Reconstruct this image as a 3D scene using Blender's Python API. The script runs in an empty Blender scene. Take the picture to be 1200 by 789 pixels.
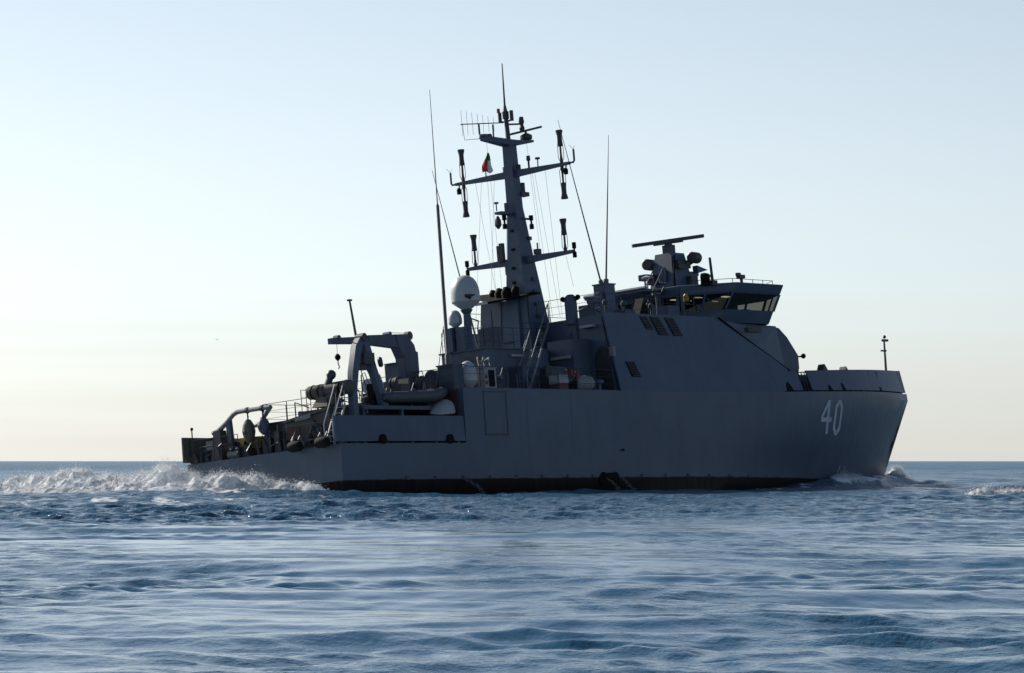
import bpy, math, random
import numpy as np
from mathutils import Matrix, Vector
R = math.radians
random.seed(7)
rng = np.random.default_rng(11)
scene = bpy.context.scene
COL = scene.collection

# ------------------------------------------------------------------ camera, sky, sun, exposure
CAM_H = 1.45
cd = bpy.data.cameras.new('camera')
cam = bpy.data.objects.new('camera', cd); COL.objects.link(cam)
cd.sensor_width = 36.0; cd.lens = 135.0
cd.clip_start = 0.5; cd.clip_end = 60000
cam.location = (0, 0, CAM_H)
cam.rotation_euler = (R(90 + 1.858), 0, 0)
scene.camera = cam

SUN_AZ, SUN_EL = -50.0, 27.0          # degrees clockwise from +Y (negative: left), elevation
world = bpy.data.worlds.new('World'); scene.world = world; world.use_nodes = True
wn = world.node_tree.nodes; wl = world.node_tree.links
for n in list(wn): wn.remove(n)
sky = wn.new('ShaderNodeTexSky'); sky.sky_type = 'NISHITA'; sky.sun_disc = False
sky.sun_elevation = R(SUN_EL); sky.sun_rotation = R(SUN_AZ)
sky.air_density = 0.55; sky.dust_density = 0.65; sky.ozone_density = 2.4; sky.altitude = 0
bg = wn.new('ShaderNodeBackground'); bg.inputs[1].default_value = 0.085
wo = wn.new('ShaderNodeOutputWorld')
hs = wn.new('ShaderNodeHueSaturation'); hs.inputs['Saturation'].default_value = 0.47
wl.new(sky.outputs[0], hs.inputs['Color'])
wtc0 = wn.new('ShaderNodeTexCoord'); wsp0 = wn.new('ShaderNodeSeparateXYZ'); wl.new(wtc0.outputs['Generated'], wsp0.inputs[0])
wsr = wn.new('ShaderNodeMapRange'); wsr.inputs[1].default_value = .02; wsr.inputs[2].default_value = .45; wsr.inputs[3].default_value = .42; wsr.inputs[4].default_value = 1.0
wl.new(wsp0.outputs['Z'], wsr.inputs[0]); wl.new(wsr.outputs[0], hs.inputs['Saturation'])
# a thin bank of haze low over the horizon, broken by soft noise
wtc = wn.new('ShaderNodeTexCoord'); wsp = wn.new('ShaderNodeSeparateXYZ'); wl.new(wtc.outputs['Generated'], wsp.inputs[0])
wmp = wn.new('ShaderNodeMapping'); wmp.inputs['Scale'].default_value = (2.2, 2.2, 75); wl.new(wtc.outputs['Generated'], wmp.inputs['Vector'])
wno = wn.new('ShaderNodeTexNoise'); wno.inputs['Scale'].default_value = 1.6; wno.inputs['Detail'].default_value = 4; wl.new(wmp.outputs[0], wno.inputs['Vector'])
wad = wn.new('ShaderNodeMath'); wad.operation = 'MULTIPLY_ADD'; wad.inputs[1].default_value = .075; wl.new(wno.outputs['Fac'], wad.inputs[0]); wl.new(wsp.outputs['Z'], wad.inputs[2])
wmr = wn.new('ShaderNodeMapRange'); wmr.interpolation_type = 'SMOOTHSTEP'; wmr.inputs[1].default_value = .025; wmr.inputs[2].default_value = .090; wmr.inputs[3].default_value = .62; wmr.inputs[4].default_value = 0
wl.new(wad.outputs[0], wmr.inputs[0])
wmx = wn.new('ShaderNodeMixRGB'); wmx.blend_type = 'MIX'; wmx.inputs[2].default_value = (5.75, 5.42, 5.5, 1)
wl.new(wmr.outputs[0], wmx.inputs[0]); wl.new(hs.outputs[0], wmx.inputs[1])
wti = wn.new('ShaderNodeMixRGB'); wti.blend_type = 'MULTIPLY'; wti.inputs[0].default_value = 1; wti.inputs[2].default_value = (.99, 1.008, .945, 1)
wl.new(wmx.outputs[0], wti.inputs[1]); wl.new(wti.outputs[0], bg.inputs[0]); wl.new(bg.outputs[0], wo.inputs[0])

sd = bpy.data.lights.new('sun', 'SUN'); sd.energy = 4.4; sd.angle = R(0.6); sd.color = (1, .93, .82)
sun = bpy.data.objects.new('sun', sd); COL.objects.link(sun)
a, e = R(SUN_AZ), R(SUN_EL)
sdir = Vector((math.sin(a)*math.cos(e), math.cos(a)*math.cos(e), math.sin(e)))
sun.rotation_euler = sdir.to_track_quat('Z', 'Y').to_euler()
sun.location = sdir*500

vs = scene.view_settings
vs.view_transform = 'Standard'; vs.look = 'None'; vs.exposure = 0.68; vs.gamma = 1.0; vs.use_curve_mapping = False
scene.cycles.max_bounces = 6; scene.cycles.transparent_max_bounces = 16
scene.cycles.caustics_reflective = False; scene.cycles.caustics_refractive = False

# ------------------------------------------------------------------ materials
def newmat(name):
    m = bpy.data.materials.new(name); m.use_nodes = True
    return m, m.node_tree.nodes, m.node_tree.links, m.node_tree.nodes['Principled BSDF']

def ramp(N, stops):
    r = N.new('ShaderNodeValToRGB'); el = r.color_ramp.elements
    while len(el) < len(stops): el.new(0.5)
    for k, (p, c) in enumerate(stops):
        el[k].position = p; el[k].color = (*c, 1) if len(c) == 3 else c
    return r

def paint(name, col, rough=0.5, var=0.12, streak=0.0, metal=0.0, bump=0.0, spec=0.4):
    m, N, L, b = newmat(name)
    tc = N.new('ShaderNodeTexCoord')
    n1 = N.new('ShaderNodeTexNoise'); n1.inputs['Scale'].default_value = 1.3; n1.inputs['Detail'].default_value = 6
    L.new(tc.outputs['Object'], n1.inputs['Vector'])
    lo = tuple(c*(1-var) for c in col); hi = tuple(min(1, c*(1+var)) for c in col)
    r1 = ramp(N, [(.3, lo), (.7, hi)]); L.new(n1.outputs['Fac'], r1.inputs['Fac'])
    out = r1.outputs['Color']
    if streak:
        mp = N.new('ShaderNodeMapping'); mp.inputs['Scale'].default_value = (2.2, 2.2, .12)
        L.new(tc.outputs['Object'], mp.inputs['Vector'])
        n2 = N.new('ShaderNodeTexNoise'); n2.inputs['Scale'].default_value = 2.0; n2.inputs['Detail'].default_value = 5
        L.new(mp.outputs[0], n2.inputs['Vector'])
        r2 = ramp(N, [(.5, (0, 0, 0)), (.75, (1, 1, 1))]); L.new(n2.outputs['Fac'], r2.inputs['Fac'])
        ml = N.new('ShaderNodeMath'); ml.operation = 'MULTIPLY'; ml.inputs[1].default_value = streak
        L.new(r2.outputs['Color'], ml.inputs[0])
        mx = N.new('ShaderNodeMixRGB'); mx.inputs[2].default_value = (col[0]*.62, col[1]*.55, col[2]*.48, 1)
        L.new(ml.outputs[0], mx.inputs[0]); L.new(out, mx.inputs[1]); out = mx.outputs[0]
    L.new(out, b.inputs['Base Color'])
    b.inputs['Roughness'].default_value = rough; b.inputs['Metallic'].default_value = metal
    b.inputs['Specular IOR Level'].default_value = spec
    if bump:
        mp = N.new('ShaderNodeMapping'); mp.inputs['Scale'].default_value = (1.0, 1.0, .8)
        L.new(tc.outputs['Object'], mp.inputs['Vector'])
        n3 = N.new('ShaderNodeTexNoise'); n3.inputs['Scale'].default_value = 0.9; n3.inputs['Detail'].default_value = 2
        L.new(mp.outputs[0], n3.inputs['Vector'])
        bm_ = N.new('ShaderNodeBump'); bm_.inputs['Strength'].default_value = bump; bm_.inputs['Distance'].default_value = .05
        L.new(n3.outputs['Fac'], bm_.inputs['Height']); L.new(bm_.outputs[0], b.inputs['Normal'])
    return m

M = {}
M['grey'] = paint('naval_grey_paint', (.048, .074, .118), .5, .10, .35, bump=.25)
M['grey2'] = paint('deckhouse_grey_paint', (.053, .073, .110), .55, .14, .3)
M['dark'] = paint('dark_fittings_paint', (.032, .036, .042), .5, .25)
M['black'] = paint('black_paint', (.005, .005, .006), .8, .3, spec=.15)
M['deck'] = paint('deck_coating', (.07, .075, .08), .85, .2)
M['white'] = paint('white_gelcoat', (.36, .37, .385), .4, .06)
M['offwhite'] = paint('worn_white_paint', (.26, .27, .28), .5, .15)
M['steel'] = paint('bare_steel', (.30, .31, .32), .4, .2, metal=.3)
M['alu'] = paint('light_alloy', (.15, .16, .165), .45, .15)
M['rub'] = paint('black_rubber', (.010, .010, .011), .85, .3, spec=.2)
M['tube'] = paint('grey_inflatable_fabric', (.062, .07, .08), .6, .1)
M['yellow'] = paint('yellow_paint', (.30, .20, .03), .5, .2)
M['orange'] = paint('orange_fabric', (.20, .055, .032), .7, .2)
M['red'] = paint('red_paint', (.22, .025, .022), .5, .15)
M['maroon'] = paint('maroon_paint', (.07, .026, .024), .6, .2)
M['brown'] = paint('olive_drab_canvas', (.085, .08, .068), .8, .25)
M['num'] = paint('pale_grey_marking', (.42, .46, .50), .5, .12)
M['wire'] = paint('wire_rope', (.10, .10, .10), .6, .1)

# hull paint with a painted waterline band and stains
def hull_material():
    m, N, L, b = newmat('hull_paint')
    tc = N.new('ShaderNodeTexCoord'); sp = N.new('ShaderNodeSeparateXYZ'); L.new(tc.outputs['Object'], sp.inputs[0])
    n1 = N.new('ShaderNodeTexNoise'); n1.inputs['Scale'].default_value = .5; n1.inputs['Detail'].default_value = 7
    L.new(tc.outputs['Object'], n1.inputs['Vector'])
    r1 = ramp(N, [(.3, (.049, .076, .120)), (.7, (.064, .094, .140))]); L.new(n1.outputs['Fac'], r1.inputs['Fac'])
    mp = N.new('ShaderNodeMapping'); mp.inputs['Scale'].default_value = (3, 3, .16); L.new(tc.outputs['Object'], mp.inputs['Vector'])
    n2 = N.new('ShaderNodeTexNoise'); n2.inputs['Scale'].default_value = 1.6; n2.inputs['Detail'].default_value = 6
    L.new(mp.outputs[0], n2.inputs['Vector'])
    r2 = ramp(N, [(.52, (0, 0, 0)), (.8, (.55, .55, .55))]); L.new(n2.outputs['Fac'], r2.inputs['Fac'])
    mx = N.new('ShaderNodeMixRGB'); mx.inputs[2].default_value = (.085, .08, .075, 1)
    L.new(r2.outputs['Color'], mx.inputs[0]); L.new(r1.outputs['Color'], mx.inputs[1])
    # boot topping: z below a slightly uneven line
    n3 = N.new('ShaderNodeTexNoise'); n3.inputs['Scale'].default_value = 1.5; L.new(tc.outputs['Object'], n3.inputs['Vector'])
    ad = N.new('ShaderNodeMath'); ad.operation = 'MULTIPLY_ADD'; ad.inputs[1].default_value = .10
    L.new(n3.outputs['Fac'], ad.inputs[0]); L.new(sp.outputs['Z'], ad.inputs[2])
    st = N.new('ShaderNodeMapRange'); st.inputs[1].default_value = .19; st.inputs[2].default_value = .24
    L.new(ad.outputs[0], st.inputs[0])
    r4 = ramp(N, [(.35, (.008, .006, .006)), (.7, (.017, .011, .010))]); L.new(n2.outputs['Fac'], r4.inputs['Fac'])
    m2 = N.new('ShaderNodeMixRGB'); L.new(st.outputs[0], m2.inputs[0]); L.new(r4.outputs['Color'], m2.inputs[1]); L.new(mx.outputs[0], m2.inputs[2])
    L.new(m2.outputs[0], b.inputs['Base Color'])
    b.inputs['Roughness'].default_value = .48
    sr = N.new('ShaderNodeMapRange'); sr.inputs[3].default_value = .06; sr.inputs[4].default_value = .36; L.new(st.outputs[0], sr.inputs[0]); L.new(sr.outputs[0], b.inputs['Specular IOR Level'])
    mp2 = N.new('ShaderNodeMapping'); mp2.inputs['Scale'].default_value = (.9, 1, .55); L.new(tc.outputs['Object'], mp2.inputs['Vector'])
    n5 = N.new('ShaderNodeTexNoise'); n5.inputs['Scale'].default_value = 1.0; n5.inputs['Detail'].default_value = 1.5
    L.new(mp2.outputs[0], n5.inputs['Vector'])
    bp = N.new('ShaderNodeBump'); bp.inputs['Strength'].default_value = .45; bp.inputs['Distance'].default_value = .08
    wv = N.new('ShaderNodeTexWave'); wv.bands_direction = 'X'; wv.inputs['Scale'].default_value = .5; wv.inputs['Distortion'].default_value = .4; L.new(tc.outputs['Object'], wv.inputs['Vector'])
    wm = N.new('ShaderNodeMath'); wm.operation = 'MULTIPLY_ADD'; wm.inputs[1].default_value = .045; L.new(wv.outputs['Fac'], wm.inputs[0]); L.new(n5.outputs['Fac'], wm.inputs[2])
    L.new(wm.outputs[0], bp.inputs['Height']); L.new(bp.outputs[0], b.inputs['Normal'])
    return m
M['hull'] = hull_material()

def glass_material():
    m, N, L, b = newmat('window_glass'); N.remove(b); o = N['Material Output']
    t = N.new('ShaderNodeBsdfTransparent'); t.inputs[0].default_value = (.42, .42, .39, 1)
    g = N.new('ShaderNodeBsdfGlossy'); g.inputs['Roughness'].default_value = .03; g.inputs['Color'].default_value = (.5, .5, .5, 1)
    f = N.new('ShaderNodeFresnel'); f.inputs[0].default_value = 1.45
    x = N.new('ShaderNodeMixShader'); L.new(f.outputs[0], x.inputs[0]); L.new(t.outputs[0], x.inputs[1]); L.new(g.outputs[0], x.inputs[2])
    L.new(x.outputs[0], o.inputs[0]); return m
M['glass'] = glass_material()
def lamp_material(name, col, s):
    m, N, L, b = newmat(name); b.inputs['Base Color'].default_value = (*col, 1)
    b.inputs['Emission Color'].default_value = (*col, 1); b.inputs['Emission Strength'].default_value = s; return m
M['lamp'] = lamp_material('ceiling_lamp_glow', (1, .86, .6), .55)

# ------------------------------------------------------------------ mesh builder
def V(*a): return Vector(a)
class MB:
    def __init__(s): s.v = []; s.f = []
    def add(s, vs, fs):
        o = len(s.v); s.v += [tuple(p) for p in vs]; s.f += [tuple(i+o for i in f) for f in fs]; return s
    def hexa(s, p):   # p: 4 bottom ccw, 4 top
        return s.add(p, [(3, 2, 1, 0), (4, 5, 6, 7), (0, 1, 5, 4), (1, 2, 6, 5), (2, 3, 7, 6), (3, 0, 4, 7)])
    def box(s, x0, x1, y0, y1, z0, z1):
        return s.hexa([(x0, y0, z0), (x1, y0, z0), (x1, y1, z0), (x0, y1, z0), (x0, y0, z1), (x1, y0, z1), (x1, y1, z1), (x0, y1, z1)])
    def taper(s, b, t):   # b,t = (x0,x1,y0,y1,z)
        (a0, a1, c0, c1, z0), (d0, d1, e0, e1, z1) = b, t
        return s.hexa([(a0, c0, z0), (a1, c0, z0), (a1, c1, z0), (a0, c1, z0), (d0, e0, z1), (d1, e0, z1), (d1, e1, z1), (d0, e1, z1)])
    def bar(s, p, q, w, h=None):    # rectangular bar between two points
        p, q = Vector(p), Vector(q); h = h or w
        d = (q-p).normalized(); u = Vector((0, 0, 1)) if abs(d.z) < .95 else Vector((1, 0, 0))
        sx = d.cross(u).normalized()*w/2; sy = sx.cross(d).normalized()*h/2
        return s.hexa([p-sx-sy, p+sx-sy, p+sx+sy, p-sx+sy, q-sx-sy, q+sx-sy, q+sx+sy, q-sx+sy])
    def prism(s, poly, ext):
        n = len(poly); e = Vector(ext); a = [Vector(p) for p in poly]; b = [p+e for p in a]
        return s.add(a+b, [tuple(range(n))[::-1], tuple(range(n, 2*n))] + [(i, (i+1) % n, n+(i+1) % n, n+i) for i in range(n)])
    def tube(s, pts, r, n=8):
        pts = [Vector(p) for p in pts]; rs = r if isinstance(r, (list, tuple)) else [r]*len(pts)
        rings = []; prev = None
        for i, p in enumerate(pts):
            d = (pts[min(i+1, len(pts)-1)]-pts[max(i-1, 0)]).normalized()
            if prev is None:
                u = Vector((0, 0, 1)) if abs(d.z) < .9 else Vector((1, 0, 0)); u = d.cross(u).normalized()
            else:
                u = (prev-d*prev.dot(d)).normalized()
            prev = u; w = d.cross(u)
            rings.append([p+(u*math.cos(2*math.pi*k/n)+w*math.sin(2*math.pi*k/n))*rs[i] for k in range(n)])
        o = len(s.v)
        for rg in rings: s.v += [tuple(q) for q in rg]
        for i in range(len(pts)-1):
            for k in range(n):
                a = o+i*n+k; b = o+i*n+(k+1) % n
                s.f.append((a, b, b+n, a+n))
        s.f.append(tuple(o+k for k in range(n))[::-1]); s.f.append(tuple(o+(len(pts)-1)*n+k for k in range(n)))
        return s
    def lathe(s, c, prof, axis=(0, 0, 1), n=20):
        c = Vector(c); ax = Vector(axis).normalized()
        return s.tube([c+ax*z for r, z in prof], [max(r, .001) for r, z in prof], n) if False else s._lathe(c, prof, ax, n)
    def _lathe(s, c, prof, ax, n):
        u = ax.cross(Vector((0, 0, 1)) if abs(ax.z) < .9 else Vector((1, 0, 0))).normalized(); w = ax.cross(u)
        o = len(s.v)
        for r, z in prof:
            for k in range(n):
                t = 2*math.pi*k/n; s.v.append(tuple(c+ax*z+(u*math.cos(t)+w*math.sin(t))*max(r, .0008)))
        for i in range(len(prof)-1):
            for k in range(n):
                a = o+i*n+k; b = o+i*n+(k+1) % n; s.f.append((a, b, b+n, a+n))
        s.f.append(tuple(o+k for k in range(n))[::-1]); s.f.append(tuple(o+(len(prof)-1)*n+k for k in range(n)))
        return s
    def ball(s, c, r, n=12, sc=(1, 1, 1)):
        c = Vector(c); m = n//2; o = len(s.v)
        for i in range(m+1):
            th = math.pi*i/m
            for k in range(n):
                ph = 2*math.pi*k/n; rr = max(math.sin(th), .004)
                s.v.append((c.x+r*sc[0]*rr*math.cos(ph), c.y+r*sc[1]*rr*math.sin(ph), c.z+r*sc[2]*math.cos(th)))
        for i in range(m):
            for k in range(n):
                a = o+i*n+k; b = o+i*n+(k+1) % n; s.f.append((a, a+n, b+n, b))
        return s
    def loft(s, secs, closed=False, cap=False):
        o = len(s.v); n = len(secs[0])
        for sec in secs: s.v += [tuple(p) for p in sec]
        for i in range(len(secs)-1):
            for k in range(n if closed else n-1):
                a = o+i*n+k; b = o+i*n+(k+1) % n; s.f.append((a, b, b+n, a+n))
        if cap:
            s.f.append(tuple(o+k for k in range(n))[::-1]); s.f.append(tuple(o+(len(secs)-1)*n+k for k in range(n)))
        return s
    def build(s, name, mat, parent=None, label=None, smooth=True, fix=True, kind=None):
        me = bpy.data.meshes.new(name); me.from_pydata(s.v, [], s.f)
        if fix:
            import bmesh
            b = bmesh.new(); b.from_mesh(me); bmesh.ops.recalc_face_normals(b, faces=b.faces); b.to_mesh(me); b.free()
        me.materials.append(M[mat] if isinstance(mat, str) else mat)
        if smooth:
            me.shade_smooth(); me.set_sharp_from_angle(angle=R(32))
        o = bpy.data.objects.new(name, me); COL.objects.link(o)
        if parent: o.parent = parent
        if label: o['label'] = label
        if kind: o['kind'] = kind
        return o

# ship frame: x forward, y to port, z up, origin at the transom on the waterline
SM = Matrix(((.621929, -.778756, -.082124, -10.72728566), (.783071, .618786, .062478, 167.50968073), (.002162, -.103166, .994662, 0), (0, 0, 0, 1)))
def empty(name, local=None, rz=0, size=1):
    o = bpy.data.objects.new(name, None); COL.objects.link(o); o.empty_display_size = size
    if local is not None:
        o.matrix_world = SM @ Matrix.Translation(local) @ Matrix.Rotation(rz, 4, 'Z')
    return o
def tag(o, label, cat, group=None, kind=None):
    o['label'] = label; o['category'] = cat
    if group: o['group'] = group
    if kind: o['kind'] = kind
    return o
def place(o, local, rz=0):
    o.matrix_world = SM @ Matrix.Translation(local) @ Matrix.Rotation(rz, 4, 'Z'); return o

# ------------------------------------------------------------------ noise
def perlin2(x, y, seed=0):
    r = np.random.default_rng(seed); P = r.permutation(512); P = np.concatenate([P, P]); G = r.uniform(0, 2*np.pi, 1024)
    xi = np.floor(x).astype(np.int64); yi = np.floor(y).astype(np.int64); xf = x-xi; yf = y-yi
    u = xf*xf*xf*(xf*(xf*6-15)+10); v = yf*yf*yf*(yf*(yf*6-15)+10)
    def g(i, j):
        h = P[(P[(xi+i) & 511]+((yi+j) & 511)) & 1023 if False else ((P[(xi+i) & 511]+(yi+j)) & 511)]
        t = G[h]; return np.cos(t)*(xf-i)+np.sin(t)*(yf-j)
    a = g(0, 0)*(1-u)+g(1, 0)*u; b = g(0, 1)*(1-u)+g(1, 1)*u
    return (a*(1-v)+b*v)*1.5
def fbm(x, y, o=4, seed=0, bil=False):
    s = np.zeros_like(x); amp = 1; fr = 1; t = 0
    for k in range(o):
        n = perlin2(x*fr+k*17.3, y*fr-k*9.1, seed+k); s += amp*(np.abs(n)*2-.5 if bil else n); t += amp; amp *= .5; fr *= 2.03
    return s/t
def sstep(a, b, x):
    t = np.clip((x-a)/(b-a), 0, 1); return t*t*(3-2*t)

# ------------------------------------------------------------------ the sea
F2 = np.array([.621929, .783071]); P2 = np.array([-.778756, .618786]); O2 = np.array([-10.72728566, 167.50968073])
def ship_xy(x, y):
    dx, dy = x-O2[0], y-O2[1]
    return dx*F2[0]+dy*F2[1], dx*P2[0]+dy*P2[1]

def slick(x, y):   # 0 = ruffled water, 1 = smoothed old wake in the foreground
    edge = 88+5*perlin2(x*.06, y*.03, 5)+.15*x
    s = 1-sstep(-6, 7, y-edge)
    pat = fbm(x*.16+.3*y*.05, y*.05, 3, 21)
    return s*(.62+.38*sstep(-.25, .2, pat))

def bow_out(X, Y):      # distance outboard of the starboard waterline
    t = (X-20)/29.1
    return -Y-4.8*(1-np.clip((t-.1)/.9, 0, 1.15)**1.7)
NW = 110
lam = np.exp(rng.uniform(np.log(.38), np.log(24), NW)); lam.sort()
ang = rng.normal(R(100), R(38), NW)         # travel direction
amp = np.where(lam > 5, .0034*lam**.75, .0048*lam**.62)
pha = rng.uniform(0, 2*np.pi, NW)
def sea_height(x, y, dres):
    """height and horizontal shift; dres = local grid spacing"""
    z = np.zeros_like(x); hx = np.zeros_like(x); hy = np.zeros_like(x)
    sl = slick(x, y)
    rip = sstep(.12, .42, fbm(x*.11+5, y*.075, 3, 55))*.55
    gust = .75+.5*sstep(-.3, .35, perlin2(x*.05, y*.02, 31))
    for k in range(NW):
        kx, ky = math.cos(ang[k])*2*np.pi/lam[k], math.sin(ang[k])*2*np.pi/lam[k]
        fade = sstep(2.2, 4.5, lam[k]/dres)
        A = amp[k]*fade
        if lam[k] < 4.0:
            A = A*(1.25 if lam[k] < 1.8 else .80)*(1-sl*(.88-(.80*rip if lam[k] < 1.2 else 0)))*gust
        else:
            A = A*(.86-.56*sl)
        ph = kx*x+ky*y+pha[k]
        c = np.cos(ph); s = np.sin(ph)
        z += A*c
        hx -= .9*A*math.cos(ang[k])*s; hy -= .9*A*math.sin(ang[k])*s
    # waves the ship makes: a bow wave peeling off the starboard bow, a lifted stern wave
    X, Y = ship_xy(x, y)
    D = bow_out(X, Y)
    prof = np.interp(X, [31, 36, 40, 44, 48, 50.5, 52.5], [0, .22, .72, .62, .70, .55, 0])
    b = prof*np.exp(-((D-.5)/1.25)**2)+.16*np.interp(X, [20, 26, 34, 40], [0, 1, 1, 0])*np.exp(-((D-1.5)/1.6)**2)
    b -= .20*np.interp(X, [3, 9, 28, 35], [0, 1, 1, 0])*np.exp(-((D-.3)/3.2)**2)
    b += .30*np.exp(-((X-47)/3)**2)*np.exp(-((D-4.2)/1.2)**2)
    z += b
    # long-crested smooth ridges in the slick
    rl = np.random.default_rng(5)
    for k in range(16):
        l_ = math.exp(rl.uniform(math.log(.9), math.log(7))); th = rl.normal(R(90), R(9)); p_ = rl.uniform(0, 6.28)
        ph = (math.cos(th)*x+math.sin(th)*y)*2*np.pi/l_+p_+1.6*perlin2(x*.07+k, y*.05, 41+k)
        env = sstep(-.35, .35, perlin2(x*.05+3*k, y*.09, 81+k))*sl*sstep(2.2, 4.5, l_/dres)
        z += .0098*l_**.6*env*np.cos(ph)
    return z, hx, hy

def build_sea():
    ys = [9.0]
    while ys[-1] < 55: ys.append(ys[-1]*1.0026)
    while ys[-1] < 190: ys.append(ys[-1]*1.0015)
    while ys[-1] < 420: ys.append(ys[-1]*1.0026)
    while ys[-1] < 2600: ys.append(ys[-1]*1.0045)
    while ys[-1] < 30000: ys.append(ys[-1]*1.015)
    ys = np.array(ys)
    core = np.linspace(-1, 1, 860); fl = 1+np.linspace(0, 1, 46)[1:]**2*7
    s = np.concatenate([-fl[::-1], core, fl])
    hw = .165*ys+3.2
    Xg = hw[:, None]*s[None, :]; Yg = np.repeat(ys[:, None], len(s), 1)
    extra = np.maximum(np.abs(s)-1, 0)*np.sign(s)
    Xg = Xg+extra[None, :]*12
    dres = np.maximum(np.gradient(ys)[:, None]*np.ones_like(Xg)*.75, np.gradient(Xg, axis=1))
    z, hx, hy = sea_height(Xg, Yg, dres)
    far = 1-sstep(3000, 9000, Yg)
    co = np.stack([Xg+hx*far, Yg+hy*far, z*far], -1).reshape(-1, 3).astype(np.float32)
    nr, nc = Xg.shape
    i = np.arange(nr-1)[:, None]*nc+np.arange(nc-1)[None, :]
    q = np.stack([i, i+1, i+nc+1, i+nc], -1).reshape(-1, 4).astype(np.int32)
    me = bpy.data.meshes.new('sea'); me.vertices.add(len(co)); me.vertices.foreach_set('co', co.ravel())
    me.loops.add(q.size); me.loops.foreach_set('vertex_index', q.ravel())
    me.polygons.add(len(q)); me.polygons.foreach_set('loop_start', np.arange(0, q.size, 4, dtype=np.int32))
    me.update(calc_edges=True)
    # foam cover and ruffling stored on the water's own vertices
    X, Y = ship_xy(Xg, Yg)
    fo = np.zeros_like(Xg)
    d = wake_dist(Xg, Yg)
    n = fbm(Xg*.55, Yg*.22, 4, 61)
    fo += .62*np.exp(-(np.maximum(d-1, 0)/7)**2)*sstep(-.15, .35, n+.10)
    fo += .66*np.exp(-((Xg+20)/15)**2-((Yg-135)/30)**2)*sstep(-.1, .40, n)
    side = np.exp(-((Y+5.6)/1.3)**2)*((X > -2) & (X < 50))
    fo += .65*side*sstep(.0, .4, fbm(Xg*.8, Yg*.4, 3, 67))
    D = bow_out(X, Y); nb = fbm(X*.9, Y*.7, 4, 71)
    fo += .9*np.exp(-((D-.9)/.7)**2)*((X > 38) & (X < 51.5))*sstep(-.15, .25, nb)
    fo += .8*np.exp(-((D-4.3-.25*(47-X))/.9)**2)*np.exp(-((X-45)/5)**2)*sstep(-.1, .3, nb)
    fo += .45*np.exp(-((D-1.5)/1.2)**2)*((X > 8) & (X < 40))*sstep(.05, .4, nb)
    crest = sstep(.26, .40, z)*sstep(.1, .35, n)*sstep(110, 160, Yg)*.5
    fo = np.clip(fo+crest, 0, 1)*(Yg < 1500)
    at = me.attributes.new('foam', 'FLOAT', 'POINT'); at.data.foreach_set('value', fo.ravel().astype(np.float32))
    at = me.attributes.new('slick', 'FLOAT', 'POINT'); at.data.foreach_set('value', slick(Xg, Yg).ravel().astype(np.float32))
    me.shade_smooth()
    m, N, L, b = newmat('sea_water')
    tc = N.new('ShaderNodeTexCoord')
    b.inputs['Base Color'].default_value = (.016, .072, .125, 1); b.inputs['IOR'].default_value = 1.333
    b.inputs['Roughness'].default_value = .12
    spx = N.new('ShaderNodeSeparateXYZ'); L.new(tc.outputs['Object'], spx.inputs[0])
    rr = N.new('ShaderNodeMapRange'); rr.inputs[1].default_value = 90; rr.inputs[2].default_value = 700; rr.inputs[3].default_value = .12; rr.inputs[4].default_value = .30
    L.new(spx.outputs['Y'], rr.inputs[0]); L.new(rr.outputs[0], b.inputs['Roughness'])
    asl = N.new('ShaderNodeAttribute'); asl.attribute_name = 'slick'
    afo = N.new('ShaderNodeAttribute'); afo.attribute_name = 'foam'
    mp = N.new('ShaderNodeMapping'); mp.inputs['Scale'].default_value = (1, .62, 1); mp.inputs['Rotation'].default_value = (0, 0, R(12))
    L.new(tc.outputs['Object'], mp.inputs['Vector'])
    n1 = N.new('ShaderNodeTexNoise'); n1.inputs['Scale'].default_value = 3.2; n1.inputs['Detail'].default_value = 5; n1.inputs['Roughness'].default_value = .6
    L.new(mp.outputs[0], n1.inputs['Vector'])
    inv = N.new('ShaderNodeMapRange'); inv.inputs[1].default_value = 0; inv.inputs[2].default_value = 1; inv.inputs[3].default_value = 1.0; inv.inputs[4].default_value = .07
    L.new(asl.outputs['Fac'], inv.inputs[0])
    bp = N.new('ShaderNodeBump'); bp.inputs['Distance'].default_value = .20
    L.new(inv.outputs[0], bp.inputs['Strength']); L.new(n1.outputs['Fac'], bp.inputs['Height'])
    L.new(bp.outputs[0], b.inputs['Normal'])
    fm = N.new('ShaderNodeBsdfPrincipled'); fm.inputs['Base Color'].default_value = (.78, .80, .80, 1); fm.inputs['Roughness'].default_value = .7
    n2 = N.new('ShaderNodeTexNoise'); n2.inputs['Scale'].default_value = 2.6; n2.inputs['Detail'].default_value = 9; n2.inputs['Roughness'].default_value = .68
    mp2 = N.new('ShaderNodeMapping'); mp2.inputs['Scale'].default_value = (1, .45, 1); L.new(tc.outputs['Object'], mp2.inputs['Vector'])
    L.new(mp2.outputs[0], n2.inputs['Vector'])
    # cover = smoothstep(noise > 1 - foam)
    sb = N.new('ShaderNodeMath'); sb.operation = 'ADD'; L.new(n2.outputs['Fac'], sb.inputs[0])
    sc = N.new('ShaderNodeMath'); sc.operation = 'MULTIPLY'; sc.inputs[1].default_value = .62; L.new(afo.outputs['Fac'], sc.inputs[0]); L.new(sc.outputs[0], sb.inputs[1])
    mr = N.new('ShaderNodeMapRange'); mr.inputs[1].default_value = .72; mr.inputs[2].default_value = .95
    L.new(sb.outputs[0], mr.inputs[0])
    gt = N.new('ShaderNodeMath'); gt.operation = 'GREATER_THAN'; gt.inputs[1].default_value = .02; L.new(afo.outputs['Fac'], gt.inputs[0])
    ml = N.new('ShaderNodeMath'); ml.operation = 'MULTIPLY'; L.new(mr.outputs[0], ml.inputs[0]); L.new(gt.outputs[0], ml.inputs[1])
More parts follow.
